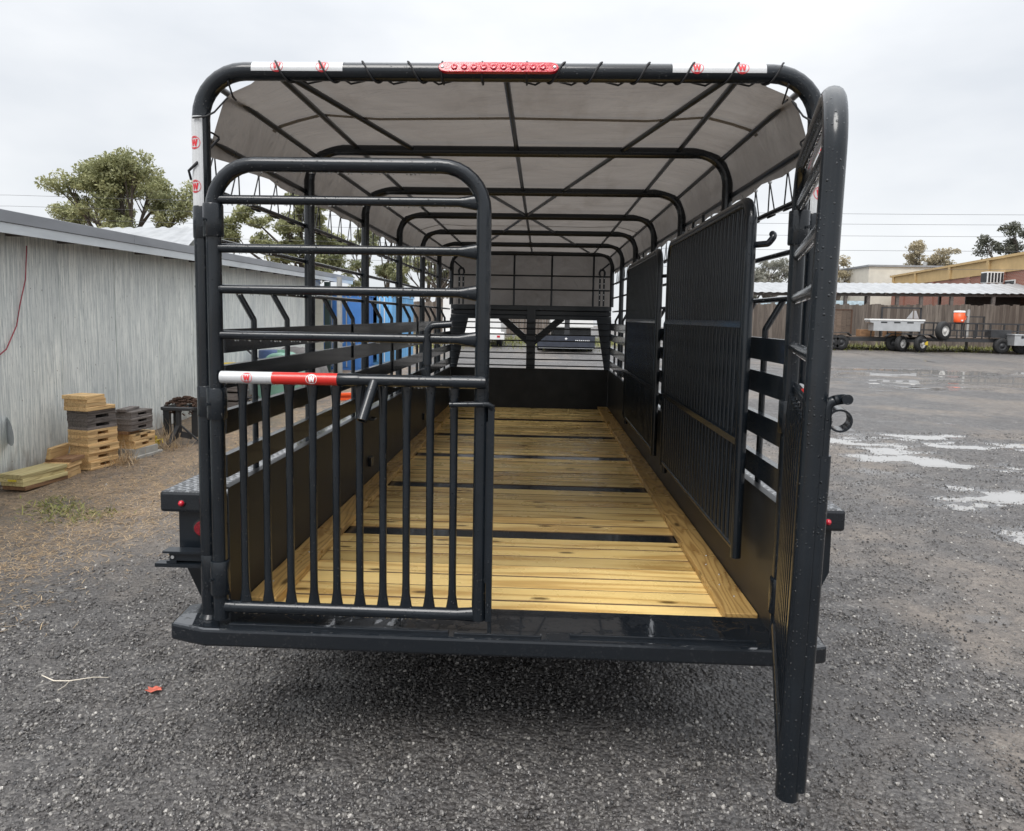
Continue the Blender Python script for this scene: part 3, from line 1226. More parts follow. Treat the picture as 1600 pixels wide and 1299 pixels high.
# zigzag cords from hem to top side rod
for sx in (-1, 1):
    y = .20
    while y < 7.2:
        b = MB()
        jit = random.uniform(-.012, .012)
        top = V(sx * 1.150, y + jit, 2.40 + random.uniform(-.006, .006))
        e1, e2 = V(sx * 1.142, y + random.uniform(-.01, .01), 2.235), V(sx * 1.142, y - .105 + random.uniform(-.012, .012), 2.235)
        b.tube([e1, top, e2], .0033, 5)
        b.tube([e1, V(sx * 1.132, y - .05, 2.230), e2], .004, 5)
        b.lathe([(.001, .012), (.008, .008), (.010, 0), (.008, -.008), (.001, -.012)], 8, tuple(top), 1)
        b.build('tie_cord', [M['cord'], M['tape_white']], trailer)
        y += .222

# ---- side slats, stays, panels --------------------------------------------------------
for sx in (-1, 1):
    for z0, z1 in ((1.622, 1.712), (1.487, 1.575), (1.312, 1.402), (1.142, 1.230)):
        b = MB()
        xa, xb = sorted((sx * 1.045, sx * 1.051))
        b.box(xa, xb, .03, Y1, z0, z1)
        for zz in (z0, z1 - .005):          # channel lips turned outwards
            xa, xb = sorted((sx * 1.051, sx * 1.076))
            b.box(xa, xb, .03, Y1, zz, zz + .005)
        b.build('slat', ST, trailer)
    for k in range(6):
        for dy in (.41, .815):
            y = k * BAY + dy
            if y > 6.7:
                continue
            MB().tube(fillet([(sx * 1.150, y - .02, 1.868), (sx * 1.088, y, 1.745), (sx * 1.088, y, 1.05)], .02, 3), .0135, 4, (0, 1, 0)).build('stay_bar', ST, trailer)
    b = MB()
    xa, xb = sorted((sx * PXI, sx * (PXI + .004)))
    b.box(xa, xb, .035, Y1, .50, 1.095)
    xa, xb = sorted((sx * (PXI - .004), sx * (PXI + .028)))
    b.box(xa, xb, .035, Y1, 1.095, 1.103)
    b.build('side_panel', M['panel'], trailer)
    for y in (2.30, 4.60):
        if sx < 0:
            MB().box(-PXI, -PXI + .022, y - .03, y + .045, .71, .775).build('stake_pocket', SD, trailer, .003)
    for y in (2.32,):
        if sx < 0:
            pts = fillet([(-PXI, y - .04, 1.045), (-PXI + .035, y - .04, 1.04), (-PXI + .035, y + .05, 1.04), (-PXI, y + .05, 1.045)], .018, 4)
            MB().tube(pts, .0075, 8).build('tie_ring', SD, trailer)
    if sx < 0:
        for ya, za, zb_ in ((1.88, 1.50, 1.72), (4.28, 1.585, 1.72), (3.1, 1.32, 1.575)):
            MB().box(-1.043, -1.036, ya - .022, ya + .022, za, zb_).build('slat_strap', ST, trailer, .002)

# ---- floor ---------------------------------------------------------------------------
PW = .1385
STR = [1.25, 2.37, 3.475, 4.55, 5.70]
plank_me = None
edges = [.17] + [s for c_ in STR for s in (c_ - .068, c_ + .068)] + [Y1]
for a, b_ in zip(edges[0::2], edges[1::2]):
    n = max(1, round((b_ - a) / PW))
    w = (b_ - a) / n
    for i in range(n):
        mbp = MB()
        c = .0028
        hw = w / 2 - .0021
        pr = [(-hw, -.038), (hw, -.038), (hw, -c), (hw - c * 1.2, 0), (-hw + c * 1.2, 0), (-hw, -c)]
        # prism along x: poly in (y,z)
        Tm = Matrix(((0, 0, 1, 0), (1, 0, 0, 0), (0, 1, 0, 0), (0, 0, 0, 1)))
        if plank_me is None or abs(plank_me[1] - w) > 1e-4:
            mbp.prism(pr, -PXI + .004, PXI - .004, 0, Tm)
            for fi in (2, 3, 7):          # damp edges and underside, coloured darker so the gaps look shaded
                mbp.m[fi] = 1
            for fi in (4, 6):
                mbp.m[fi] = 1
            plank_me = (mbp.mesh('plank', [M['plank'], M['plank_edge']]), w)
        o = bpy.data.objects.new('plank', plank_me[0])
        C.objects.link(o)
        o.parent = trailer
        o.location = (0, a + w * (i + .5), FZ + random.uniform(-.0012, .0012))
        o.rotation_euler = (0, 0, random.choice((0, math.pi)))
for y in STR:
    MB().box(-PXI + .004, PXI - .004, y - .066, y + .066, FZ - .035, FZ - .004).build('floor_strap', ST, trailer, .003)
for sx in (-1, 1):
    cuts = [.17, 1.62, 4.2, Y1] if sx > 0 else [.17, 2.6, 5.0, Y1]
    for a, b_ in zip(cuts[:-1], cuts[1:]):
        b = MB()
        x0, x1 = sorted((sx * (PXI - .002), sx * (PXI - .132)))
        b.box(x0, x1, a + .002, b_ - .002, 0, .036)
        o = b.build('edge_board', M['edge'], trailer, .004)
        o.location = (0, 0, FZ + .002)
    # screws in the near boards
    b = MB()
    for q in range(5):
        b.lathe([(.004, FZ + .0385), (.0035, FZ + .041), (.0005, FZ + .0415)], 8, (sx * (PXI - .05 - .03 * (q % 2)), .35 + q * .13, 0))
    b.build('board_screws', M['aluminium'], trailer)['kind'] = 'stuff'

# frame under the floor
for sx in (-1, 1):
    xa, xb = sorted((sx * .96, sx * 1.04))
    MB().box(xa, xb, .17, Y1 + .05, .40, FZ - .04).build('frame_rail', SD, trailer)
for i in range(9):
    y = .3 + i * .8
    MB().box(-.96, .96, y - .03, y + .03, .42, FZ - .04).build('cross_member', SD, trailer)

# ---- front panel, rods and nose ------------------------------------------------------------
b = MB().box(-1.045, 1.045, Y1 + .002, Y1 + .012, .50, 1.09)
b.box(-1.045, 1.045, Y1 - .004, Y1 + .03, 1.09, 1.10)
b.build('front_panel', M['panel'], trailer)
for z in (1.700, 1.622, 1.543, 1.462, 1.382, 1.300, 1.216, 1.132):
    MB().tube([(-1.05, 6.90, z), (1.06, 6.90, z)], .0085, 8).build('front_rod', SD, trailer)
MB().box(-.045, .072, 6.93, 7.0, 1.09, 1.93).build('centre_post', SD, trailer, .004)
for sx, xb, xt in ((-1, -1.0, -.845), (1, 1.02, .90)):
    MB().bar((xb, 6.94, 1.07), (xt, 6.94, 1.76), .036, .04, (0, 1, 0)).build('corner_strut', SD, trailer)
    xo = sx * 1.08
    b = MB()
    pl = [(xb + sx * .012, 1.08), (xo, 1.08), (xo, 1.75), (xt + sx * .012, 1.75)]
    if sx < 0:
        pl = pl[::-1]
    Tm = Matrix(((1, 0, 0, 0), (0, 0, -1, 0), (0, 1, 0, 0), (0, 0, 0, 1)))
    b.prism(pl, -6.972, -6.965, 0, Tm)
    b.build('corner_plate', SD, trailer)
b = MB()
for z0, z1, y0 in ((1.745, 1.80, 7.20), (1.802, 1.865, 7.235), (1.867, 1.935, 7.205)):
    b.box(-1.10, 1.10, y0, 7.32, z0, z1)
b.build('nose_beam', SD, trailer, .006)
MB().box(-1.08, 1.08, 7.322, 9.4, 1.80, 1.90).build('nose_deck', SD, trailer)
for sx in (-1, 1):
    MB().bar((sx * .46, 8.2, 1.77), (sx * .03, 8.2, 1.40), .10, .14, (0, 1, 0)).build('neck_beam', SD, trailer)
MB().cyl((.01, 8.3, 1.79), (.01, 8.3, .95), .055, 14).build('coupler_tube', SD, trailer)

# ---- bumper -------------------------------------------------------------------------------
pl = [(-1.085, -.118), (1.09, -.118), (1.222, -.072), (1.235, .10), (1.12, .168), (-1.12, .168), (-1.25, .10), (-1.232, -.072)]
b = MB()
b.prism(pl, .532, .600)
MBp = b.build('bumper', M['bumper'], trailer, .011)
for x0, x1, y in ((-1.0, -.17, -.078), (-.15, .175, -.090), (.28, .965, -.068)):
    MB().box(x0, x1, y - .010, y + .010, .596, .612).build('stop_strip', M['bumper'], MBp, .003)
MB().box(.965, .975, .045, .06, .598, .62).build('stop_tab', M['bumper'], MBp)

# ---- running boards, skirts, lamps ------------------------------------------------------------
for sx in (-1, 1):
    b = MB()
    xa, xb = sorted((sx * (PXI + .006), sx * (1.365 if sx < 0 else 1.342)))
    b.box(xa, xb, .115, 5.6, .972, 1.060)
    fender = b.build('running_board', [M['tread']], trailer, .014)
    p_ = Matrix(((1, 0, 0, 0), (0, 0, -1, 0), (0, 1, 0, 0), (0, 0, 0, 1)))
    b = MB()
    sk = [(1.05, .61), (1.215, .612), (1.30, .80), (1.30, .971), (1.05, .971)]
    sk = [(sx * x, z) for x, z in sk]
    if sx < 0:
        sk = sk[::-1]
    b.prism(sk, -.150, -.143, 0, p_)
    b.build('skirt_plate', SD, trailer)
    b = MB()
    lp = [(.016, 0), (.016, -.006), (.012, -.014), (.005, -.018), (.0005, -.019)]
    m2 = MB().lathe(lp, 14, (0, 0, 0), 0, 'y')
    b.add([V(p[0], p[1], p[2]) for p in m2.v], m2.f, 0, True)
    b.lathe([(.019, .001), (.019, -.004), (.016, -.004)], 14, (0, 0, 0), 1, 'y')
    o = b.build('marker_lamp', [M['red_lens'], M['rubber']], fender)
    o.location = (sx * 1.272, .114, 1.012)
    o.scale = (.78, .9, .78)
    # oval tail lamp on the skirt
    b = MB()
    el = [(.066 * math.cos(2 * math.pi * q / 20), .040 * math.sin(2 * math.pi * q / 20)) for q in range(20)]
    b.prism(el, 0, .012, 0, p_)
    b.prism([(x * 1.12, y * 1.15) for x, y in el], -.004, .004, 1, p_)
    o = b.build('tail_lamp', [M['tail_lens'], M['rubber']], trailer, .003)
    o.location = (sx * 1.168, .140, .905)
b = MB()
b.box(-1.30, -1.15, .06, .11, .795, .825)
b.box(-1.32, -1.16, .045, .10, .828, .836)
b.box(-1.355, -1.15, .05, .09, .770, .785)
b.box(-1.31, -1.27, .055, .115, .786, .795)
b.cyl((-1.285, .059, .81), (-1.285, .054, .81), .007, 8, 1)
b.build('plate_bracket', [SD, M['aluminium']], trailer)

# wheels under the boards
for sx in (-1, 1):
    for y in (2.95, 3.85):
        b = MB()
        b.lathe([(.20, -.10), (.30, -.11), (.345, -.085), (.36, -.04), (.36, .04), (.345, .085), (.30, .11), (.20, .10)], 26, (0, 0, 0), 0, 'x')
        wh = b.build('tyre', M['rubber'], trailer)
        wh.location = (sx * 1.21, y, .36 + gz(0, y) + .0)
        MB().lathe([(.001, .05), (.07, .07), (.08, .03), (.18, .02), (.20, .09), (.20, -.09), (.001, -.09)], 22, (0, 0, 0), 0, 'x').build('rim', M['rim_white'], wh)
    for y in (2.95, 3.85):
        pass
for y in (2.95, 3.85):
    MB().cyl((-1.2, y, .36 + gz(0, y)), (1.2, y, .36 + gz(0, y)), .04, 10).build('axle', SD, trailer)
MB().cyl((.012, 7.5, .40), (.012, 7.5, 1.79), .045, 12).build('jack_leg', SD, trailer)
MB().cyl((.012, 7.5, gz(0, 7.5) - .01), (.012, 7.5, .42), .035, 12).build('jack_foot', SD, trailer)


# ---- rear gate leaves ------------------------------------------------------------------------
def rear_gate(hinge, du, dn, open_leaf):
    """hinge point, du = direction along the leaf, dn = outward (rear face) normal"""
    hinge, du, dn = Vector(hinge), Vector(du).normalized(), Vector(dn).normalized()
    LW = .975
    r = .0265

    def P(u, n_, z):
        lean = (z - 1.9) * .0145 * u if open_leaf else 0.0
        return hinge + du * u + dn * (n_ + lean) + V(0, 0, z)
    path = fillet([P(0, 0, .605 + .02), P(0, 0, 2.302), P(LW, 0, 2.302), P(LW, 0, .655)], .155, 8)
    leaf = MB().tube(path, r, 16, dn).build('rear_gate', ST, trailer)
    if open_leaf:
        leaf['label'] = 'rear gate leaf swung open towards the viewer'
    for z in (2.178, 2.006, 1.860, 1.694):
        sc = [(1.0, 1.0), (1, 1), (1, 1), (.8, 1.5), (.7, 1.9)]
        sc = [(a, b_) for a, b_ in sc]
        MB().tube([P(.012, 0, z), P(.1, 0, z), P(LW - .09, 0, z), P(LW - .045, 0, z), P(LW - .012, 0, z)], .0165, 12, dn, sc).build('rail', ST, leaf)
    MB().tube([P(.012, 0, .672), P(.06, 0, .672), P(LW - .08, 0, .672), P(LW - .012, 0, .672)], .0225, 14, dn,
              [(.9, 1.1), (1, 1), (1, 1), (.75, 1.25)]).build('rail', ST, leaf)
    for q in range(10):
        u = .096 + q * .0866
        sc = [(.72, 1.75), (.8, 1.5), (1, 1.08), (1, 1), (1, 1), (1, 1.08), (.8, 1.45), (.72, 1.7)]
        zs = [.688, .705, .745, .80, 1.40, 1.46, 1.51, 1.53]
        b = MB().tube([P(u, 0, z) for z in zs], .0142, 12, dn, sc)
        b.build('rib', ST, leaf)
    # tube across the rear face with tape on it
    zt = 1.543
    nt = .030
    rt = .0215
    ax = du
    b = MB()
    ue = LW + .016 if not open_leaf else LW - .12
    b.tube([P(.030, nt, zt), P(ue, nt, zt)], rt, 18, dn, caps=False, hollow=.82)
    if not open_leaf:
        b.tube([P(LW - .105, nt, zt), P(LW + .014, nt, zt)], rt + .0022, 18, dn, caps=False)
    b.tube([P(.455, nt, zt), P(.462, nt, zt), P(.53, nt, zt), P(.54, nt, zt)], [rt, rt + .002, rt + .002, rt], 18, dn, caps=False)
    bar = b.build('cross_tube', ST, leaf)
    b = MB()
    wrap_band(b, P(0, nt, zt), ax, dn, rt + .0008, .032, .222, -1.75, 1.75, 0, 20, 4)
    wrap_band(b, P(0, nt, zt), ax, dn, rt + .0008, .222, .520, -1.75 if not open_leaf else -2.1, 1.75 if not open_leaf else 2.1, 2, 20, 4)
    rot = (1, 0, 0, -1) if not open_leaf else (-1, 0, 0, 1)
    badge(b, P(0, nt, zt), ax, dn, rt + .0008, .133, -.001, .040, rot, 1, 1)
    badge(b, P(0, nt, zt), ax, dn, rt + .0008, .368, -.001, .040, rot, 3, 3)
    b.build('reflective_tape', TAPE_MATS, leaf)
    # diagonal pipe stub
    if not open_leaf:
        MB().tube([P(.592, nt + .01, zt - .005), P(.566, nt + .085, zt - .135)], .0185, 16, caps=False, hollow=.8).build('pipe_stub', ST, leaf)
    # latch handle: a rod through the cross tube, bent over at the top
    uh = .778
    if not open_leaf:
        b = MB()
        b.tube(fillet([P(uh, .012, zt - .02), P(uh, .012, zt + .198), P(uh + .088, .012, zt + .205)], .028, 6), .0125, 12)
        b.tube([P(uh, .012, zt + .06), P(uh, .012, zt + .14)], .0165, 12)
        b.tube([P(uh + .004, .020, zt - .005), P(uh - .012, .030, zt + .045)], .012, 8)
        b.build('latch_handle', ST, leaf)
        # drop bolt beside the free leg
        b = MB()
        ub = LW + .038
        b.bar(P(ub, .02, .66), P(ub, .02, 1.462), .026, .022, du)
        b.bar(P(ub + .004, .02, .565), P(ub + .004, .02, .70), .014, .014, du)
        b.tube(fillet([P(LW - .112, .04, 1.462), P(ub - .004, .036, 1.466), P(ub + .004, .02, 1.44)], .02, 4), .0105, 10)
        b.bar(P(LW + .020, .012, .80), P(LW + .020, .012, 1.40), .010, .012, du)
        b.build('drop_bolt', ST, leaf)
    else:
        b = MB()
        b.tube([P(LW + .004, .024, .68), P(LW + .004, .024, 1.482)], .0165, 14)
        b.tube(fillet([P(LW + .004, .024, 1.45), P(LW + .004, .024, 1.602), P(LW, .058, 1.612), P(LW + .03, .062, 1.612)], .022, 6), .0115, 12)
        b.build('latch_handle', ST, leaf)
        b = MB()
        cc = P(LW - .025, .052, 1.562)
        for sgn, rad_ in ((1, .0262), (1, .0215)):
            b.tube([cc - du * .035, cc + du * .035], rad_, 24, dn, caps=False)
        for end in (-.035, .035):
            ring = [cc + du * end + dn * (math.cos(2 * math.pi * q / 24) * rad_) + V(0, 0, math.sin(2 * math.pi * q / 24) * rad_) for rad_ in (.0262, .0215) for q in range(24)]
            b.add(ring, [(q, (q + 1) % 24, 24 + (q + 1) % 24, 24 + q) for q in range(24)])
        b.build('latch_ring', ST, leaf)
        b = MB()
        b.bar(P(LW - .03, .012, zt + .0), P(LW + .01, .012, zt), .024, .05, (0, 0, 1))
        b.build('latch_plate', ST, leaf, .004)
    # hinge sleeves
    for z0, z1 in ((2.045, 2.162), (1.385, 1.50), (.72, .85)):
        b = MB()
        b.tube([P(0, 0, z0), P(0, 0, z0 + .004), P(0, 0, z1 - .004), P(0, 0, z1)], [.0335, .0355, .0355, .0335], 18)
        sx = -1 if hinge.x < 0 else 1
        c_ = V(sx * HW, 0, 0)
        b.tube([c_ + V(0, 0, z0), c_ + V(0, 0, z0 + .004), c_ + V(0, 0, z1 - .004), c_ + V(0, 0, z1)], [.034, .036, .036, .034], 18)
        b.bar(V(hinge.x, hinge.y, (z0 + z1) / 2), V(sx * HW, 0, (z0 + z1) / 2), .02, z1 - z0 - .006)
        b.cyl(P(.0, 0, (z0 + z1) / 2) + V(-sx * -.02, -.036, 0), P(0, 0, (z0 + z1) / 2) + V(sx * .02, -.044, 0), .006, 8)
        b.build('hinge', ST, leaf)
    # rain drops hanging under the rails and lying on top
    b = MB()
    ico = [(0, 0, 1), (0, 0, -1)] + [(math.cos(a_) * .9, math.sin(a_) * .9, .35 * s_) for s_, o_ in ((1, 0), (-1, .6)) for a_ in [o_ + 1.2566 * q for q in range(5)]]
    icf = [(0, 2 + q, 2 + (q + 1) % 5) for q in range(5)] + [(1, 7 + (q + 1) % 5, 7 + q) for q in range(5)]
    for q in range(5):
        icf += [(2 + q, 7 + q, 2 + (q + 1) % 5), (2 + (q + 1) % 5, 7 + q, 7 + (q + 1) % 5)]

    def drop(p, rr_, st=1.0):
        b.add([V(*p) + V(x * rr_, y * rr_, z * rr_ * st) for x, y, z in ico], icf, 0, True)
    rl = random.Random(5 if open_leaf else 3)
    for z, rad, n_ in ((2.302, r, 0), (2.178, .0165, 0), (2.006, .0165, 0), (1.860, .0165, 0), (1.694, .0165, 0), (.672, .0225, 0), (1.543, .0215, .030)):
        for q in range(46):
            u = rl.uniform(.05, LW - .05) if z < 2.3 else rl.uniform(.17, LW - .17)
            drop(P(u, n_, z - rad - .0018), rl.uniform(.0016, .0038), 1.2)
        for q in range(60):
            u = rl.uniform(.05, LW - .05) if z < 2.3 else rl.uniform(.17, LW - .17)
            a_ = rl.uniform(-1.2, 1.9)
            drop(P(u, n_ + math.sin(a_) * rad, z + math.cos(a_) * rad), rl.uniform(.0008, .0022), .6)
    b.build('rain_drops', M['drop'], leaf)['kind'] = 'stuff'
    return leaf


rear_gate((-1.035, -.07, 0), (1, 0, 0), (0, -1, 0), False)
_a = math.radians(-105.6)
rear_gate((1.037, -.07, 0), (math.cos(_a), math.sin(_a), 0), (-math.sin(_a), math.cos(_a), 0), True)


# ---- divider gates folded against the right side ------------------------------------------------
def divider(y0, y1):
    x = .985
    r = .022
    zb, zt = .825, 2.265
    path = fillet([(x, y0, zb - .035), (x, y0, zt), (x, y1, zt), (x, y1, zb - .02)], .10, 7)
    g = MB().tube(path, r, 14, (1, 0, 0)).build('divider_gate', ST, trailer)
    MB().tube([(x, y0, zb), (x, y1, zb)], .014, 10, (1, 0, 0)).build('rail', ST, g)
    for z in (1.765, 1.28):
        b = MB()
        for dx in (-.019, .019):
            b.box(x + dx - .003, x + dx + .003, y0 + .01, y1 - .01, z - .014, z + .014)
        b.build('rail', ST, g)
    n = 25
    for q in range(n):
        y = y0 + (y1 - y0) * (q + 1) / (n + 1)
        sc = [(.8, 1.5), (1, 1), (1, 1), (.8, 1.5)]
        MB().tube([(x, y, zb + .005), (x, y, zb + .06), (x, y, zt - .075), (x, y, zt - .018)], .0125, 8, (1, 0, 0), sc).build('rib', ST, g)
    ym = (y0 + y1) / 2 + .1
    MB().tube(fillet([(x, ym - .13, zt + .01), (x, ym - .12, zt + .06), (x, ym + .12, zt + .06), (x, ym + .13, zt + .01)], .02, 4), .009, 8).build('grab_handle', ST, g)
    b = MB()
    b.tube(fillet([(x + .005, y0 + .02, 2.085), (x + .055, y0 - .05, 2.085), (x + .075, y0 - .065, 2.115), (x + .072, y0 - .04, 2.125)], .015, 4), .013, 10)
    b.build('latch_hook', ST, g)
    for z in (1.15, 2.0):
        MB().tube([(x + .03, y1 + .005, z), (x + .03, y1 + .005, z + .11)], .018, 10).build('hinge', ST, g)
    MB().tube([(x + .012, y1 + .01, .75), (x + .012, y1 + .01, .98)], .02, 10).build('hinge', ST, g)
    return g


divider(.325, 2.14)
divider(2.54, 4.36)

# ================================================================== the shed on the left
SO = V(-4.95, 3.82, 0)
sdv = V(-.0544, .9985, 0)
snv = V(.9985, .0544, 0)                       # out of the wall, towards the yard
SH = .0135                                     # the shed climbs with the yard


def sp(s_, n_, z):
    p = SO + sdv * s_ + snv * n_
    return V(p.x, p.y, z + SH * p.y)


def sbox(mb, s0, s1, n0, n1, z0, z1, mi=0):
    vs = [sp(a, b_, c) for c in (z0, z1) for b_ in (n0, n1) for a in (s0, s1)]
    # local axes (s, n, z) are left-handed here, so flip
    return mb.add(vs, [(0, 1, 3, 2), (4, 6, 7, 5), (0, 4, 5, 1), (2, 3, 7, 6), (0, 2, 6, 4), (1, 5, 7, 3)], mi)


def wall_local(mb, root):
    """shift a builder's world-space verts into the root's space"""
    L = root.location
    mb.v = [(x - L.x, y - L.y, z - L.z) for x, y, z in mb.v]
    return mb


shed = empty('storage_shed', (SO.x, SO.y, 0))
tag(shed, 'long low shed with weathered whitish plywood siding and white metal roof edge', 'shed')
s0 = -.06 - 1.1 * 5
for i in range(16):
    a, e = s0 + 1.1 * i, s0 + 1.1 * (i + 1)
    b = sbox(MB(), a + (.022 if i == 5 else .004), e - (.004), -.02, random.uniform(-.001, .003), -.02, 2.52)
    wall_local(b, shed).build('siding_panel', M['siding'], shed)
wall_local(sbox(MB(), s0, s0 + 17.6, -.10, -.025, -.05, 2.5), shed).build('wall', M['dark'], shed)
wall_local(sbox(MB(), s0 + 17.55, s0 + 17.6, -4.5, -.10, -.05, 2.5), shed).build('end_wall', M['siding'], shed)
wall_local(sbox(MB(), s0, s0 + 20, .33, .35, 2.385, 2.475), shed).build('fascia', M['fascia'], shed)
b = MB()
for i in range(8):
    a = s0 + i * 2.5
    sbox(b, a + .002, a + 2.498, .30, .362, 2.478, 2.585)
wall_local(b, shed).build('roof_trim', M['flashing'], shed, .004)
b = MB()
vs = [sp(s0, .36, 2.56), sp(s0 + 20, .36, 2.56), sp(s0 + 20, -5, 2.72), sp(s0, -5, 2.72)]
b.add(vs + [p - V(0, 0, .03) for p in vs], [(0, 1, 2, 3), (7, 6, 5, 4), (0, 4, 5, 1), (1, 5, 6, 2), (2, 6, 7, 3), (3, 7, 4, 0)])
wall_local(b, shed).build('roof', M['roof_white'], shed)
b = MB()
for i in range(24):
    sbox(b, s0 + .2 + i * .8, s0 + .24 + i * .8, -.0, .325, 2.40, 2.49)
wall_local(b, shed).build('rafter_ends', M['wood_grey'], shed)['kind'] = 'stuff'
b = MB()
sbox(b, s0 + .0, s0 + 5.48, .002, .02, -.05, .16)
sbox(b, 5.42 - 5.56 + .12, s0 + 17.6, .003, .012, -.05, .05)
wall_local(b, shed).build('base_board', M['wood_grey'], shed)
wall_local(MB().prism([(q[0], q[1]) for q in [(.05 * math.cos(2 * math.pi * t / 16), .13 * math.sin(2 * math.pi * t / 16)) for t in range(16)]], 0, .006, 0,
           Matrix.Translation(sp(.14, .004, .55)) @ Matrix((sdv.to_4d(), (0, 0, 1, 0), snv.to_4d(), (0, 0, 0, 1))).transposed()), shed).build('wall_patch', simple('grey_patch', (.40, .42, .44), .8), shed)

cord = MB().tube([sp(.50, .03, 2.33), sp(.46, .03, 2.0), sp(.36, .03, 1.75), sp(.30, .03, 1.55), sp(.14, .03, 1.33), sp(-.12, .03, 1.20), sp(-.4, .03, 1.15)], .006, 6).build('hanging_cord', M['red_cord'])
tag(cord, 'thin red cord hanging down the pale shed wall', 'cord')

pole = MB()
pole.cyl((-4.56, 13.94, .2), (-4.56, 13.94, 2.62), .062, 14)
pole.lathe([(.10, .26), (.10, .30), (.065, .31)], 14, (-4.56, 13.94, 0))
tag(pole.build('roof_post', M['galv']), 'round grey steel post holding the far end of the shed roof', 'post')
post = MB().box(-5.24, -5.10, 14.98, 15.08, .25, 2.55)
post.box(-5.26, -5.08, 14.96, 15.10, .24, .27)
tag(post.build('corner_post', M['green_paint'], None, .006), 'dark green square post between the shed end and the blue container', 'post')
t = empty('cream_door', (-5.40, 15.0, .3))
tag(t, 'cream metal door leaf at the far end of the shed', 'door')
MB().box(-.15, .14, -.03, .0, 0, 2.0).build('door_leaf', M['cream_paint'], t, .006)
for z in (.35, 1.0, 1.65):
    MB().box(-.12, .11, -.045, -.031, z - .18, z + .18).build('door_panel', M['cream_paint'], t, .004)
MB().box(.08, .11, -.06, -.046, .92, 1.10).build('handle', M['black_plastic'], t)

# second roof behind the shed
bld = empty('metal_roof_building', (-8.9, 14.0, .3))
tag(bld, 'building with ribbed whitish metal roof behind the shed', 'building')
b = MB()
P = [(-3.2, -3.2, 2.52), (2.05, -3.2, 2.38), (.15, 2.1, 3.66), (-3.2, 2.1, 3.58)]
vs, fs = [], []
n = 44
for i in range(n + 1):
    t_ = i / n
    a = V(*P[0]).lerp(V(*P[1]), t_)
    c = V(*P[3]).lerp(V(*P[2]), t_)
    up = .035 if i % 4 in (1, 2) else 0
    vs += [a + V(0, 0, up), c + V(0, 0, up)]
for i in range(n):
    fs.append((2 * i, 2 * i + 2, 2 * i + 3, 2 * i + 1))
b.add(vs, fs)
b.build('roof', M['roof_white'], bld)
b = MB().box(-3.1, .05, 2.0, 2.1, -.1, 3.5)
b.box(-3.1, 1.9, -3.1, -3.0, -.1, 2.35)
b.build('wall', M['siding'], bld)


# ---- timber stacks --------------------------------------------------------------------------
def frame_at(x, y, ang, z):
    return (x, y, z), ang


def timber(name, label, cat, group, origin, ang, l0, l1, w0, w1, z0, z1, mat, jitter=.016, notch=None):
    """box with its long axis along ang; notch=(a,b) leaves a slot through the middle of its face"""
    ox, oy, oz = origin
    a = ang + random.uniform(-.055, .055)
    L, W, H = l1 - l0, w1 - w0, z1 - z0
    ca, sa = math.cos(ang), math.sin(ang)
    jx, jw = random.uniform(-jitter, jitter), random.uniform(-jitter, jitter)
    cx, cw = (l0 + l1) / 2 + jx, (w0 + w1) / 2 + jw
    loc = (ox + ca * cx - sa * cw, oy + sa * cx + ca * cw, oz + z0)
    if notch is None:
        o = MB().box(-L / 2, L / 2, -W / 2, W / 2, 0, H).build(name, mat, None, .004)
    else:
        o = empty(name)
        h1 = H * .30
        MB().box(-L / 2, L / 2, -W / 2, W / 2, 0, h1).build('board', mat, o, .003)
        MB().box(-L / 2, L / 2, -W / 2, W / 2, H - h1, H - .001).build('board', mat, o, .003)
        for p, q in ((-L / 2, -L / 2 + L * notch[0]), (L / 2 - L * notch[1], L / 2)):
            MB().box(p + .002, q - .002, -W / 2 + .003, W / 2 - .003, h1, H - h1).build('spacer', mat, o, .002)
    o.location = loc
    o.rotation_euler = (0, 0, a)
    return tag(o, label, cat, group)


ORD = ['lowest', 'second lowest', 'third lowest', 'fourth lowest', 'fifth lowest', 'sixth lowest', 'seventh lowest']
angA = math.atan2(.37, .085)
# tall stack: near corner of the long face
z = .098
A0 = (-4.52, 4.52, 0)
UH = .084
for i in range(5):
    timber('timber_block', f'{ORD[i]} pale slotted timber block of the tallest stack by the shed', 'timber block', 'pale slotted blocks of the tall stack', A0, angA, 0, .38, .0, .27, z, z + UH, M['pine_new'], .008, (.34, .32))
    z += UH
for i in range(2):
    timber('timber_block', f'{"lower" if i == 0 else "upper"} dark weathered slotted block in the tallest timber stack', 'timber block', 'dark slotted blocks of the tall stack', A0, angA, 0, .37, .01, .28, z, z + .09, M['wood_grey'], .008, (.30, .26))
    z += .09
timber('timber_board', 'dark thin board under the four pale boards atop the tallest stack', 'board', None, A0, angA, .0, .36, .0, .28, z, z + .024, M['wood_grey'])
z += .024
for i, (l0, l1) in enumerate(((-.03, .34), (-.02, .23), (-.02, .22), (-.03, .22))):
    timber('timber_board', f'{("lowest and longest", "second lowest", "third lowest", "topmost")[i]} of four pale boards atop the tallest timber stack', 'board', 'pale boards on top of the tall stack', A0, angA, l0, l1, -.01, .29, z, z + .040, M['pine_new'], .01)
    z += .0405
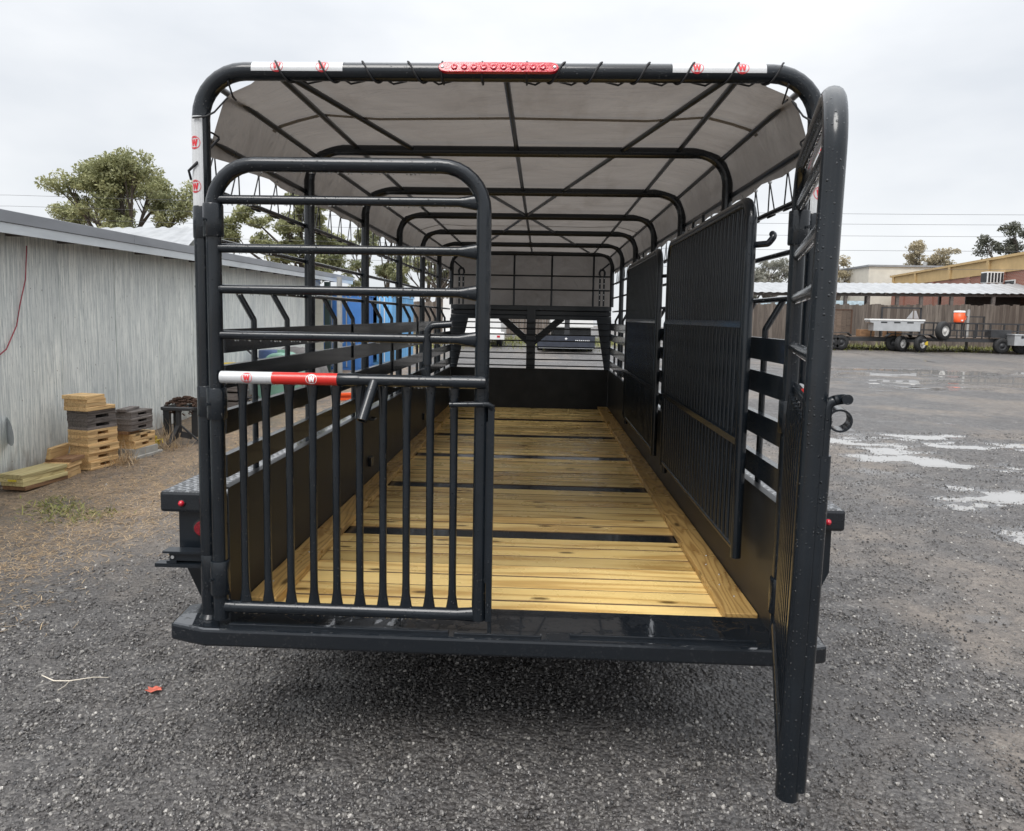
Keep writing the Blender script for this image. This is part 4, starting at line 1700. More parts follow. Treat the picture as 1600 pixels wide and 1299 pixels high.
# stack on concrete
B0 = (-4.40, 5.09, 0)
angB = math.atan2(.40, .06)
o = timber('concrete_slab', 'flat grey concrete slab lying on the dirt under the shorter timber stack', 'slab', None, B0, angB, -.03, .46, -.03, .36, .09, .135, M['concrete'])
o = timber('concrete_block', 'rounded grey concrete block on the slab under the shorter timber stack', 'concrete block', None, B0, angB, .0, .40, .0, .34, .135, .215, M['concrete'])
z = .215
for i in range(2):
    timber('timber_block', f'{"lower" if i == 0 else "upper"} pale slotted block resting on concrete in the shorter stack', 'timber block', 'pale slotted blocks on the concrete', B0, angB, .02, .38, .0, .30, z, z + .085, M['pine_new'], .006, (.36, .34))
    z += .085
timber('timber_board', 'short brown board in the middle of the shorter timber stack', 'board', None, B0, angB, -.02, .16, .04, .34, z, z + .036, M['wood_brown'])
z += .036
for i in range(3):
    timber('timber_block', f'{("lowest", "middle", "topmost")[i]} of three dark slotted blocks on the shorter timber stack', 'timber block', 'dark slotted blocks of the short stack', B0, angB, .0, .36, .0, .32, z, z + .072, M['wood_grey'], .018, (.33, .30))
    z += .072
timber('timber_board', 'loose grey board lying crooked on top of the shorter timber stack', 'board', None, B0, angB + .25, .03, .33, .05, .16, z, z + .03, M['wood_grey'])
# long boards in front
C0 = (-4.60, 3.66, 0)
angC = math.atan2(.98, .10)
z = .088
mats = [M['wood_brown'], M['pine_green'], M['pine_green'], M['pine_green']]
for i in range(4):
    o = timber('treated_board', f'{("lowest", "second lowest", "third lowest", "topmost")[i]} of four greenish boards stacked low against the shed', 'board', 'greenish boards in the low pile', C0, angC, 0 + .02 * (i < 2), .54, 0, .245, z, z + .038, mats[i], .010)
    if i == 2:
        tagm = MB().box(-.276, -.2755, -.06, .03, .010, .028).build('price_tag', M['yellow_reflector'], o)
    z += .0385
# short offcuts behind
D0 = (-4.53, 4.19, 0)
angD = math.atan2(.34, -.03)
z = .088
for i in range(3):
    timber('timber_offcut', f'{("lowest", "middle", "topmost")[i]} of three short pale offcuts between the low pile and tall stack', 'offcut', 'short pale offcuts', D0, angD, 0, .24, 0, .25, z, z + .052, M['pine_new'], .012)
    z += .0525
timber('timber_offcut', 'brown board with bark edge lying on the short pale offcuts', 'offcut', None, D0, angD, .03, .27, -.02, .24, z, z + .036, M['wood_brown'])
z += .036
o = timber('timber_offcut', 'stained pale board standing on edge on the short offcuts', 'offcut', None, D0, angD, .0, .33, .16, .20, z, z + .115, M['pine_new'])
o.rotation_euler.x += .18

# ---- stand, chain and other yard things beside the shed --------------------------------------
st = empty('jack_stand', (-4.33, 6.0, .105))
tag(st, 'black steel T-shaped work stand with three splayed legs by the shed', 'stand')
b = MB().box(-.19, .17, -.05, .05, .44, .475)
b.build('top_bar', M['flat_black'], st, .004)
MB().cyl((0, 0, .16), (0, 0, .44), .032, 12).build('post', M['flat_black'], st)
for q in range(3):
    a = math.radians(-95 + 120 * q)
    MB().bar((0, 0, .27), (math.cos(a) * .25, math.sin(a) * .25, .012), .05, .02).build('leg', M['flat_black'], st)
    MB().bar((math.cos(a) * .02, math.sin(a) * .02, .14), (math.cos(a) * .15, math.sin(a) * .15, .10), .012, .07).build('gusset', M['flat_black'], st)


def link(mb, c, R_, r, rot, mi=0, long_=1.5):
    pts = []
    for q in range(11):
        a = 2 * math.pi * q / 10
        p = V(math.cos(a) * R_ * long_, math.sin(a) * R_, 0)
        pts.append(Vector(c) + rot @ p)
    mb.tube(pts, r, 5, mi=mi, caps=False)


def chain_heap(name, label, loc, rx, ry, h, n, mat, seed, drape=0.0):
    rl = random.Random(seed)
    b = MB()
    for q in range(n):
        a, d = rl.uniform(0, 6.28), math.sqrt(rl.random())
        zz = h * (1 - d ** 2) * rl.uniform(.3, 1) + .012
        c = (rx * d * math.cos(a), ry * d * math.sin(a), zz)
        if drape and rl.random() < .35:
            c = (rx * math.cos(a) * 1.02, ry * math.sin(a) * 1.02, -rl.random() * drape)
        rot = Matrix.Rotation(rl.uniform(0, 3.1), 3, 'Z') @ Matrix.Rotation(rl.uniform(-1, 1), 3, 'X')
        link(b, c, .02, .0065, rot)
    o = b.build(name, mat)
    o.location = loc
    o['kind'] = 'stuff'
    return tag(o, label, 'chain')


tb = empty('steel_bench', (-4.56, 6.62, .12))
tag(tb, 'low black steel bench with thick legs carrying a heap of rusty chain', 'bench')
MB().box(-.24, .26, -.18, .18, .36, .40).build('top', M['flat_black'], tb, .004)
for x_ in (-.18, .2):
    for y_ in (-.13, .13):
        MB().box(x_ - .04, x_ + .04, y_ - .03, y_ + .03, .0, .358).build('leg', M['flat_black'], tb)
chain_heap('chain_heap', 'rusty brown chain heaped on the black steel bench by the shed', (-4.56, 6.62, .525), .25, .18, .11, 230, M['rust'], 3, .12)
chain_heap('chain_heap', 'dark chain heaped on the dirt behind the tape-wrapped gate tube', (-4.25, 8.1, .16), .26, .3, .36, 260, M['flat_black'], 8)
b = MB().box(-.05, .05, -.05, .05, .0, .06)
b.cyl((-.02, -.02, .06), (.03, .0, .10), .02, 8)
b.tube([(.04, .0, .05), (.09, .02, .07), (.12, -.02, .03)], .012, 6)
o = b.build('strap_winch', M['yellow_plastic'], None, .006)
o.location = (-4.62, 5.95, .115)
tag(o, 'small yellow strap winch on the dirt beside the black stand', 'winch')

tk = empty('water_tank', (-4.27, 9.45, .19))
tag(tk, 'pale green plastic water tank with rounded top beside the shed', 'tank')
pr = []
for q in range(9):
    a = math.pi * q / 8
    pr.append((.21 * math.cos(a), .78 + .13 * math.sin(a)))
pr = [(.40, 0), (.40, .40), (.33, .46)] + [(p[0] * 1.0 + 0, p[1]) for p in pr] + [(-.33, .46), (-.40, .40), (-.40, 0)]
Tm = Matrix(((1, 0, 0, 0), (0, 0, 1, 0), (0, 1, 0, 0), (0, 0, 0, 1)))
b = MB().prism(pr[::-1], -.3, .3, 0, Tm)
b.build('shell', M['green_plastic'], tk, .04)
MB().cyl((0, 0, .90), (0, 0, .95), .09, 16).build('lid', M['green_plastic'], tk)
bk = MB()
bk.lathe([(.001, .0), (.13, .0), (.155, .28), (.165, .285), (.165, .30), (.15, .302), (.148, .28), (.12, .05), (.001, .05)], 20)
bk.tube([(.16, 0, .24), (.21, 0, .22), (.23, .0, .14), (.2, 0, .10), (.15, 0, .10)], .018, 8)
o = bk.build('bucket', M['yellow_plastic'])
tag(o, 'yellow plastic bucket with side spout on the dark crate by the shed', 'bucket')
o.location = (-4.52, 7.95, .702)
cr_ = empty('crate', (-4.54, 7.95, .165))
tag(cr_, 'dark slatted crate carrying the yellow bucket beside the shed', 'crate')
for q in range(4):
    zz = .04 + q * .13
    for sy in (-.2, .2):
        MB().box(-.2, .2, sy - .01, sy + .01, zz, zz + .1).build('slat', M['wood_grey'], cr_)
    for sx_ in (-.2, .2):
        MB().box(sx_ - .01, sx_ + .01, -.188, .188, zz, zz + .1).build('slat', M['wood_grey'], cr_)
MB().box(-.21, .21, -.212, .212, .51, .535).build('lid', M['wood_grey'], cr_)
br = MB()
br.lathe([(.001, 0), (.26, 0), (.275, .03), (.275, .28), (.285, .30), (.275, .32), (.275, .58), (.285, .60), (.275, .62), (.275, .86), (.26, .88), (.001, .88)], 20)
o = br.build('barrel', M['blue_barrel'])
o.location = (-4.86, 10.6, .19)
tag(o, 'dark blue plastic barrel between the shed wall and green tank', 'barrel')
hose = MB().tube([(-4.78, 9.0, 1.22), (-4.62, 8.95, 1.1), (-4.46, 8.9, 1.0), (-4.42, 8.9, .96)], .016, 8)
hose.tube([(-4.44, 8.9, 1.0), (-4.40, 8.9, .92)], .03, 8)
tag(hose.build('spray_wand', M['black_plastic']), 'black spray wand leaning by the green tank', 'wand')
# dark tarpaulin-covered crate behind the tank
cv = MB()
rl = random.Random(2)
vs, fs = [], []
for j in range(9):
    for i in range(13):
        x_, y_ = -.55 + 1.1 * i / 12, -.4 + .8 * j / 8
        e_ = min(1, 4 * min(.55 - abs(x_), .4 - abs(y_)) + .05)
        vs.append(V(x_ * 1.0, y_, max(0, .85 * e_ ** .35 + rl.uniform(-.02, .02))))
for j in range(8):
    for i in range(12):
        a = j * 13 + i
        fs.append((a, a + 1, a + 14, a + 13))
cv.add(vs, fs, 0, True)
o = cv.build('covered_pile', simple('grey_cover_sheet', (.16, .15, .145), .75, .3, 5, 0, .4, 12))
o.location = (-4.75, 11.6, .22)
tag(o, 'pile under a crumpled grey cover sheet behind the green tank', 'covered pile')
for i in range(3):
    o = MB().box(-.2, .2, -.035, .035, 0, .045).build('orange_beam', M['orange'], None, .004)
    o.location = (-3.35 + .02 * i, 10.2 + .04 * (i == 1), .205 + .0455 * i)
    o.rotation_euler = (0, 0, .5)
    tag(o, f'{("lowest", "middle", "topmost")[i]} of three short orange beams stacked on the straw', 'beam', 'orange beams on the straw')


# ---- containers ---------------------------------------------------------------------------------
def container(name, label, x0, x1, y0, y1, z0, h, mat, open_door=False, mat2=None):
    t = empty(name, (x0, y0, z0))
    tag(t, label, 'container')
    W, D = x1 - x0, y1 - y0

    def corr(n, along):
        vs, fs = [], []
        for i in range(4 * n + 1):
            u = i / (4 * n)
            off = (0, .035, .035, 0)[i % 4]
            for zz in (.1, h - .1):
                vs.append(V(u * along, off, zz))
        for i in range(4 * n):
            fs.append((2 * i, 2 * i + 2, 2 * i + 3, 2 * i + 1))
        return vs, fs
    b = MB()
    vs, fs = corr(max(3, int(D / .28)), D)
    b.add([V(W - .04 + p.y, p.x, p.z) for p in vs], fs)
    b.add([V(.04 - p.y, p.x, p.z) for p in vs], [q[::-1] for q in fs])
    b.build('side_wall', mat, t)
    b = MB().box(0, W, 0, D, h - .09, h)
    b.build('roof', mat2 or mat, t)
    MB().box(0, W, 0, D, 0, .09).build('floor_rail', mat, t)
    for xx in (0, W - .09):
        MB().box(xx, xx + .09, -.005, .09, .091, h - .091).build('corner_post', mat, t)
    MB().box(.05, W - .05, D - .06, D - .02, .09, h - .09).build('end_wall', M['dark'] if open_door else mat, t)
    if not open_door:
        for q in range(2):
            a = .09 + (W - .18) / 2 * q
            e = a + (W - .18) / 2
            d = MB().box(a + .004, e - .004, .01, .05, .10, h - .10).build('door', mat, t)
            for xx in (a + (e - a) * .3, a + (e - a) * .7):
                MB().cyl((xx, -.015, .12), (xx, -.015, h - .12), .016, 8).build('locking_bar', M['galv'], d)
    else:
        d = MB().box(W - .42, W - .095, -.02, .02, .10, h - .10).build('door', M['blue_light'], t)
        for xx in (W - .33, W - .2):
            MB().cyl((xx, -.04, .12), (xx, -.04, h - .12), .016, 8).build('locking_bar', M['white_paint'], d)
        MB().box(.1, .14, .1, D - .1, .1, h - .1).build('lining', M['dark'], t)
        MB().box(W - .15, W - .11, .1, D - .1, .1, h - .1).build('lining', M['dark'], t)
    return t


container('shipping_container', 'deep blue shipping container with closed doors behind the grey post', -6.6, -4.50, 15.7, 17.2, .28, 2.05, M['blue_paint'])
container('shipping_container', 'pale blue shipping container standing open with a dark interior', -6.2, -4.06, 17.4, 21.0, .32, 2.05, M['blue_light'], True)


# ---- fences -----------------------------------------------------------------------------------
def fence(name, label, x0, x1, y, zb, h, sl=0.0, seed=1, skew=0.0):
    t = empty(name, (x0, y, zb))
    tag(t, label, 'fence')
    rl = random.Random(seed)
    b = MB()
    x = 0
    while x < x1 - x0:
        w = .146
        hh = h + rl.uniform(-.04, .04) + sl * x
        b.box(x, x + w, rl.uniform(-.008, .008) + skew * x, .022 + skew * x, .03, hh)
        x += .152
    o = b.build('pickets', M['fence'], t)
    o['kind'] = 'stuff'
    for zz in (.4, h - .35):
        MB().bar((0, .05, zz), (x1 - x0, .05 + skew * (x1 - x0), zz), .04, .09).build('rail', M['fence'], t)
    n = max(2, int((x1 - x0) / 2.4) + 1)
    for q in range(n):
        xx = (x1 - x0) * q / (n - 1)
        MB().box(xx - .05, xx + .05, .09 + skew * xx, .19 + skew * xx, -.05, h - .05).build('post', M['fence'], t)
    return t


fence('board_fence', 'brown board fence beyond the blue containers and through the trailer front', -8.6, .6, 37.0, .74, 1.75, 0, 4)
fence('board_fence', 'tall weathered dark board fence along the open lean-to across the yard', 7.5, 27.0, 33.0, .64, 1.93, .012, 7)

# ---- open lean-to shed behind the right fence -------------------------------------------------
ls = empty('lean_to', (8.0, 33.6, .65))
tag(ls, 'long open lean-to with white ribbed roof on dark posts behind the fence', 'lean-to')
b = MB()
vs, fs = [], []
Lx = 19.0
n = 190
for i in range(n + 1):
    x = Lx * i / n
    up = .03 if i % 4 in (1, 2) else 0
    fz_ = 2.50 + .010 * x
    vs += [V(x, -.3, fz_ + up), V(x, 2.6, fz_ + .62 + up)]
for i in range(n):
    fs.append((2 * i, 2 * i + 2, 2 * i + 3, 2 * i + 1))
b.add(vs, fs)
b.build('roof', M['roof_white'], ls)
MB().bar((0, -.10, 2.44), (Lx, -.10, 2.44 + .01 * Lx), .08, .16).build('beam', M['wood_grey'], ls)
MB().bar((0, 2.4, 2.9), (Lx, 2.4, 2.9 + .01 * Lx), .08, .22).build('beam', M['wood_grey'], ls)
for x in (1.2, 2.4, 3.6, 6.35, 7.1, 8.2, 9.6, 10.75, 12.2, 14.2, 16.4, 18.6):
    MB().box(x - .07, x + .07, -.17, -.03, -.05, 2.355 + .01 * x).build('post', M['wood_grey'], ls)
for x in (1.0, 5.2, 9.2, 13.0, 17.0):
    MB().box(x - .06, x + .06, 2.36, 2.48, -.05, 2.8).build('post', M['wood_grey'], ls)
b = MB().box(14.2, Lx, 2.2, 2.26, -.05, 2.9)
b.build('back_wall', M['wood_grey'], ls)
for q in range(16):
    x = .7 + q * 1.18
    MB().bar((x, -.28, 2.47 + .01 * x), (x, 2.5, 3.06 + .01 * x), .04, .08).build('rafter', M['wood_grey'], ls)

# ---- brick building with ochre band -----------------------------------------------------------
bb = empty('brick_building', (25.2, 37.2, .7))
tag(bb, 'brick building with ochre upper wall and flat roof beyond the lean-to', 'building')
dv = V(2.9, 19.0, 0)
nb = V(-19.0, 2.9, 0).normalized()


def bp(s_, n_, z):
    p = dv * s_ + nb * n_
    return V(p.x, p.y, z)


def bbox(mb, s0, s1, n0, n1, z0, z1, mi=0):
    vs = [bp(a, b_, c) for c in (z0, z1) for b_ in (n0, n1) for a in (s0, s1)]
    return mb.add(vs, [(0, 2, 3, 1), (4, 5, 7, 6), (0, 1, 5, 4), (2, 6, 7, 3), (0, 4, 6, 2), (1, 3, 7, 5)][0:0] + [(0, 1, 3, 2), (4, 6, 7, 5), (0, 4, 5, 1), (2, 3, 7, 6), (0, 2, 6, 4), (1, 5, 7, 3)], mi)


bbox(MB(), -.5, 1, -8, 0, -.1, 3.95).build('brick_wall', M['brick'], bb)
bbox(MB(), -.5, 1.0, -8, .05, 3.952, 4.72).build('upper_wall', M['ochre'], bb)
bbox(MB(), -.5, 1.01, -8.1, .16, 4.722, 4.86).build('cornice', M['ochre'], bb)
for s_ in (.12, .40, .72, .97):
    bbox(MB(), s_ - .008, s_ + .008, .05, .16, 3.96, 4.71).build('pilaster', M['ochre'], bb)
for s_ in (.03, .26, .55, .85):
    bbox(MB(), s_ - .012, s_ + .012, .001, .10, -.1, 3.94).build('brick_pier', M['brick'], bb)
for s_ in (.0,):
    f_ = bbox(MB(), s_ - .04, s_ + .03, .002, .05, 2.5, 3.5).build('window', M['white_paint'], bb)
    bbox(MB(), s_ - .036, s_ + .026, .051, .06, 2.56, 3.44).build('pane', M['glass'], f_)
ac = empty('air_conditioner', (24.75, 37.9, 4.05))
tag(ac, 'white window air conditioner mounted on the brick wall under the ochre band', 'air conditioner')
MB().box(-.45, .45, -.3, .3, 0, .62).build('case', M['white_paint'], ac, .02)
MB().box(-.47, -.452, -.25, .25, .06, .56).build('grille', M['flat_black'], ac)
for q in range(5):
    MB().box(-.40 + q * .17, -.30 + q * .17, -.318, -.302, .06, .56).build('vent', M['flat_black'], ac)
MB().bar((.0, -.2, -.0), (.3, .1, -.5), .04, .04).build('bracket', M['galv'], ac)
pb = empty('flat_roof_building', (27.0, 58.0, 1.1))
tag(pb, 'pale stucco flat roofed building behind the brick building', 'building')
MB().box(0, 14, 0, 8, -.1, 5.3).build('wall', M['pale_render'], pb)
MB().box(-.1, 14.1, -.1, 8.1, 5.302, 5.45).build('parapet', M['flashing'], pb)
MB().cyl((5.5, 2, 5.4), (5.5, 2, 5.9), .15, 10).build('vent_pipe', M['galv'], pb)
wb = empty('low_white_building', (14.0, 44.0, .85))
tag(wb, 'low white metal building with pale blue eave seen under the lean-to roof', 'building')
MB().box(0, 6.3, 0, 5, -.1, 1.85).build('wall', M['white_paint'], wb)
MB().box(-.2, 6.5, -.3, 5.2, 1.852, 2.3).build('roof', simple('pale_blue_metal', (.45, .56, .62), .5), wb)
hs = empty('house', (-10.1, 60.0, 1.15))
tag(hs, 'small white house with grey gable roof beyond the board fence', 'house')
MB().box(0, 3.0, 0, 4, -.1, 1.2).build('wall', M['house_white'], hs)
b = MB()
b.prism([(-.2, 1.2), (3.2, 1.2), (1.3, 2.05)], -4.2, .3, 0, Matrix(((1, 0, 0, 0), (0, 0, -1, 0), (0, 1, 0, 0), (0, 0, 0, 1))))
b.build('roof', M['roof_grey'], hs)


# ---- trailers and vehicles across the yard ------------------------------------------------------
def wheel(parent, c, r, w, rimmat, axis='x', ang=0.0):
    prof = [(r * .56, -w / 2), (r * .86, -w / 2), (r * .97, -w * .36), (r, -w * .2), (r, w * .2), (r * .97, w * .36), (r * .86, w / 2), (r * .56, w / 2)]
    wh = MB().lathe(prof, 22, (0, 0, 0), 0, axis).build('wheel', M['rubber'], parent)
    wh.location = c
    wh.rotation_euler = (0, 0, ang)
    pr = [(.001, -w * .42), (r * .2, -w * .44), (r * .24, -w * .32), (r * .5, -w * .22), (r * .56, -w * .46), (r * .56, w * .46), (r * .001, w * .46)]
    rm = MB().lathe(pr, 18, (0, 0, 0), 0, axis)
    rm.build('rim', rimmat, wh)
    return wh


# flat deck trailer with toolbox
fd = empty('flat_trailer', (14.2, 29.6, gz(0, 29.4)))
tag(fd, 'black flat deck trailer with a board tailgate, tongue pointing out from the fence', 'trailer')
MB().box(-1.75, 2.2, -.3, -.16, .40, .56).build('frame_rail', M['flat_black'], fd)
MB().box(-1.75, 2.2, 1.3, 1.44, .40, .56).build('frame_rail', M['flat_black'], fd)
b = MB()
for q in range(9):
    b.box(-1.75 + q * .44, -1.75 + q * .44 + .43, -.28, 1.42, .562, .60)
b.build('deck_boards', M['deckwood_old'], fd)['kind'] = 'stuff'
for xx in (-1.32, -.98, 1.28, 1.62):
    wheel(fd, (xx, -.42, .33), .33, .22, M['flat_black'], 'y')
for a, c_ in ((-1.62, -.62), (1.0, 1.95)):
    b = MB()
    b.box(a + .1, c_ - .1, -.56, -.30, .74, .77)
    b.bar((a + .1, -.43, .755), (a - .05, -.43, .62), .26, .03, (0, 0, 1))
    b.bar((c_ - .1, -.43, .755), (c_ + .05, -.43, .62), .26, .03, (0, 0, 1))
    b.build('mudguard', M['flat_black'], fd)
gt = MB()
for xx in (-1.7, .12):
    gt.box(xx - .03, xx + .03, 1.2, 1.26, .6, 1.78)
gt.box(-1.7, .12, 1.2, 1.26, 1.74, 1.80)
g_ = gt.build('ramp_gate', M['rust'], fd)
for q in range(8):
    MB().box(-1.66 + q * .222, -1.66 + q * .222 + .216, 1.215, 1.24, .62, 1.735).build('plank', M['deckwood_old'], g_)
b = MB()
b.bar((1.2, -.2, .46), (1.95, -1.35, .46), .08, .12)
b.bar((2.2, -.2, .46), (2.0, -1.35, .46), .08, .12)
b.build('tongue', M['flat_black'], fd)
MB().box(1.90, 2.06, -1.62, -1.3, .42, .56).build('coupler', M['flat_black'], fd, .02)
MB().cyl((1.98, -1.2, -.02), (1.98, -1.2, .78), .035, 10).build('jack', M['flat_black'], fd)
MB().box(1.15, 1.62, -.315, -.303, .44, .52).build('reflector', M['yellow_reflector'], fd)
MB().box(-.85, -.65, -.315, -.303, .42, .50).build('reflector', M['yellow_reflector'], fd)
MB().box(2.10, 2.22, -1.42, -1.38, .30, .46).build('tow_ball_cover', M['yellow_plastic'], fd)
for xx in (.35, .72, 1.05, 1.4, 2.1):
    MB().box(xx - .02, xx + .02, -.32, -.28, .56, .86).build('stake', M['flat_black'], fd)
MB().box(.3, 2.15, -.325, -.285, .86, .89).build('rail', M['flat_black'], fd)

tbx = empty('toolbox', (15.33, 28.9, gz(0, 29.4) + .86))
tag(tbx, 'dull silver truck toolbox with wide lid resting on the flat trailer rails', 'toolbox')
b = MB()
b.prism([(-.98, 0), (.98, 0), (.98, .33), (1.13, .36), (1.13, .44), (-1.13, .44), (-1.13, .36), (-.98, .33)], -.25, .25, 0, Matrix(((1, 0, 0, 0), (0, 0, -1, 0), (0, 1, 0, 0), (0, 0, 0, 1))))
b.build('box', M['aluminium'], tbx, .008)
MB().box(-1.16, 1.16, -.28, .28, .442, .51).build('lid', M['white_paint'], tbx, .012)
for xx in (-.55, 0, .55):
    MB().box(xx - .13, xx + .13, -.262, -.251, .34, .40).build('latch', M['flat_black'], tbx)
for i, xx in enumerate((-.35, .62)):
    o = MB().box(-.32, .32, -.2, .2, 0, .3).build('timber_box', M['wood_brown'], None, .006)
    o.location = (14.9 + xx * 1.2, 29.7, gz(0, 29.4) + .602)
    tag(o, f'brown wooden box on the flat trailer deck, {"left" if i == 0 else "right"} of the two below the toolbox', 'box')

# railed utility trailer
ut = empty('utility_trailer', (16.3, 28.7, gz(0, 29.0)))
tag(ut, 'black railed utility trailer with spare wheel parked along the board fence', 'trailer')
LX = 5.4
MB().box(-.1, LX, 0, .1, .46, .60).build('frame_rail', M['flat_black'], ut)
MB().box(-.1, LX, 1.9, 2.0, .46, .60).build('frame_rail', M['flat_black'], ut)
b = MB()
for q in range(12):
    b.box(-.05 + q * .45, -.05 + q * .45 + .44, .02, 1.98, .602, .64)
b.build('deck_boards', M['deckwood_old'], ut)['kind'] = 'stuff'
for yy in (.05, 1.95):
    MB().box(.0, LX, yy - .03, yy + .03, 1.22, 1.28).build('top_rail', M['flat_black'], ut)
    MB().box(.0, LX, yy - .02, yy + .02, .92, .96).build('mid_rail', M['flat_black'], ut)
    for q in range(10):
        xx = .02 + q * .59
        MB().box(xx - .022, xx + .022, yy - .022, yy + .022, .60, 1.218).build('stanchion', M['flat_black'], ut)
for xx in (.02, -.42):
    pass
wheel(ut, (-.02, -.22, .36), .36, .22, M['rim_white'], 'y', .5)
wheel(ut, (-.70, .05, .34), .34, .22, M['rim_white'], 'y', .5)
wheel(ut, (3.4, -.1, .33), .33, .22, M['flat_black'], 'y')
wheel(ut, (4.2, -.1, .33), .33, .22, M['flat_black'], 'y')
b = MB()
b.box(-.85, .35, -.38, -.08, .74, .77)
b.bar((.3, -.23, .755), (.55, -.23, .6), .3, .03)
b.build('mudguard', M['flat_black'], ut)
sw = wheel(ut, (.86, -.25, .92), .40, .24, M['rim_white'], 'y', .45)
MB().bar((.86, -.2, .92), (.86, .05, .92), .06, .06).build('spare_bracket', M['flat_black'], ut)
b = MB()
for xx in (-.95, .75):
    b.box(xx - .03, xx + .03, 1.4, 1.46, .6, 1.92)
b.box(-.95, .75, 1.4, 1.46, 1.86, 1.92)
b.box(-.95, .75, 1.41, 1.45, 1.3, 1.34)
g_ = b.build('ramp_frame', M['flat_black'], ut)
tri = MB()
Tm = Matrix(((1, 0, 0, 0), (0, 0, -1, 0), (0, 1, 0, 0), (0, 0, 0, 1)))
tri.prism([(.12, 1.42), (.38, 1.42), (.38, 1.78)], -1.395, -1.385, 0, Tm)
tri.build('warning_flag', M['aluminium'], g_)
tri = MB().prism([(.44, 1.42), (.66, 1.42), (.52, 1.78), (.44, 1.78)], -1.395, -1.385, 0, Tm)
tri.build('warning_flag', M['aluminium'], g_)
MB().box(2.9, 3.75, -.15, .3, .66, 1.0).build('tool_tray', M['flat_black'], ut, .01)
MB().box(LX, 6.6, .9, 1.05, .46, .60).build('tongue', M['flat_black'], ut)
b = MB()
for q in range(5):
    b.box(1.2 + q * .35, 1.24 + q * .35, -.04, 0, .62, .95)
b.box(1.1, 2.9, -.045, -.005, .70, .73)
b.build('side_ladder', M['flat_black'], ut)
wc = empty('water_cooler', (17.95, 28.75, gz(0, 29.0) + 1.285))
tag(wc, 'orange water cooler with white lid standing on the trailer top rail', 'cooler')
MB().lathe([(.001, 0), (.19, 0), (.20, .03), (.215, .42), (.001, .42)], 20).build('body', M['orange'], wc)
MB().lathe([(.22, .421), (.225, .47), (.20, .50), (.001, .505)], 20).build('lid', M['white_paint'], wc)
MB().box(-.03, .03, -.25, -.20, .06, .12).build('spigot', M['white_paint'], wc)
MB().tube([(.21, 0, .3), (.27, 0, .26), (.28, 0, .14), (.22, 0, .12)], .02, 8).build('handle', M['orange'], wc)
jb = empty('jobsite_box', (20.6, 28.35, gz(0, 29) + .36))
tag(jb, 'silver metal box at the front of the railed utility trailer', 'box')
MB().box(-.72, .8, -.3, .35, 0, .42).build('body', M['aluminium'], jb, .01)
MB().box(-.75, .83, -.33, .38, .422, .48).build('lid', M['aluminium'], jb, .01)
for xx in (-.4, .45):
    MB().box(xx - .05, xx + .05, -.315, -.302, .3, .40).build('latch', M['flat_black'], jb)
ch = MB()
for q in range(7):
    pass
pg = empty('steel_rack', (19.4, 30.6, gz(0, 30.6)))
tag(pg, 'tall galvanised post with black rack frame in front of the board fence', 'rack')
MB().cyl((0, 0, -.02), (0, 0, 1.85), .06, 12).build('post', M['galv'], pg)
b = MB()
for z_ in (1.2, 1.5):
    b.box(-.6, .7, -.03, .03, z_, z_ + .05)
for x_ in (-.6, .68):
    b.box(x_, x_ + .05, -.03, .03, .9, 1.55)
b.build('frame', M['flat_black'], pg)

# vehicles seen through the front of the trailer
vt = empty('cargo_trailer', (-2.55, 26.3, gz(0, 26.3)))
tag(vt, 'tall white box trailer seen through the front rods, left of the centre post', 'trailer')
MB().box(-1.3, 1.08, 0, 4.2, .42, 2.25).build('body', M['white_paint'], vt, .04)
MB().box(-1.25, 1.22, -.12, -.002, .30, .62).build('bumper', M['white_paint'], vt, .02)
MB().box(-1.2, 1.02, -.02, 0, .5, .53).build('trim', M['aluminium'], vt)
for xx in (-1.05, .98):
    wheel(vt, (xx, .7, .30), .31, .22, M['flat_black'])
    MB().box(xx - .06, xx + .06, -.135, -.121, .40, .48).build('tail_lamp', M['red_lens'], vt)
MB().cyl((-.95, .7, .3), (.9, .7, .3), .05, 8).build('axle', M['flat_black'], vt)
vb = empty('box_truck', (1.5, 29.0, gz(0, 29.0)))
tag(vb, 'white box truck body standing behind the dark flatbed trailer', 'truck')
MB().box(-.95, .95, 0, 4, .75, 2.6).build('body', M['white_paint'], vb, .04)
MB().box(-.8, .8, .3, 3.9, .42, .74).build('chassis', M['flat_black'], vb)
for xx in (-.75, .75):
    for yy in (.8, 3.4):
        wheel(vb, (xx, yy, .40), .40, .24, M['flat_black'])
db = empty('flatbed_trailer', (1.08, 24.2, gz(0, 24.2)))
tag(db, 'dark blue-black trailer with solid tailgate seen right of the centre post', 'trailer')
MB().box(-1.06, 1.08, -.03, .03, .14, .64).build('tailgate', simple('dark_blue_steel', (.03, .035, .05), .4), db, .01)
MB().box(-1.0, 1.02, .04, 3.6, .36, .50).build('bed', M['flat_black'], db)
MB().box(-.05, .14, .3, .45, .50, 1.35).build('riser', M['flat_black'], db)
MB().box(-1.02, 1.04, -.06, -.03, .14, .17).build('trim', M['aluminium'], db)
for xx in (-.98, .98):
    for yy in (1.1, 1.9):
        wheel(db, (xx, yy, .29), .30, .2, M['flat_black'])
b = MB()
for q in range(8):
    b.box(.35 + q * .07, .385 + q * .07, -.034, -.031, .43, .46)
b.build('plate_marks', M['white_mark'], db)
MB().prism([(-.05, .50), (.0, .46), (.06, .50), (.0, .55)], .031, .034, 0, Tm).build('badge', M['white_mark'], db)


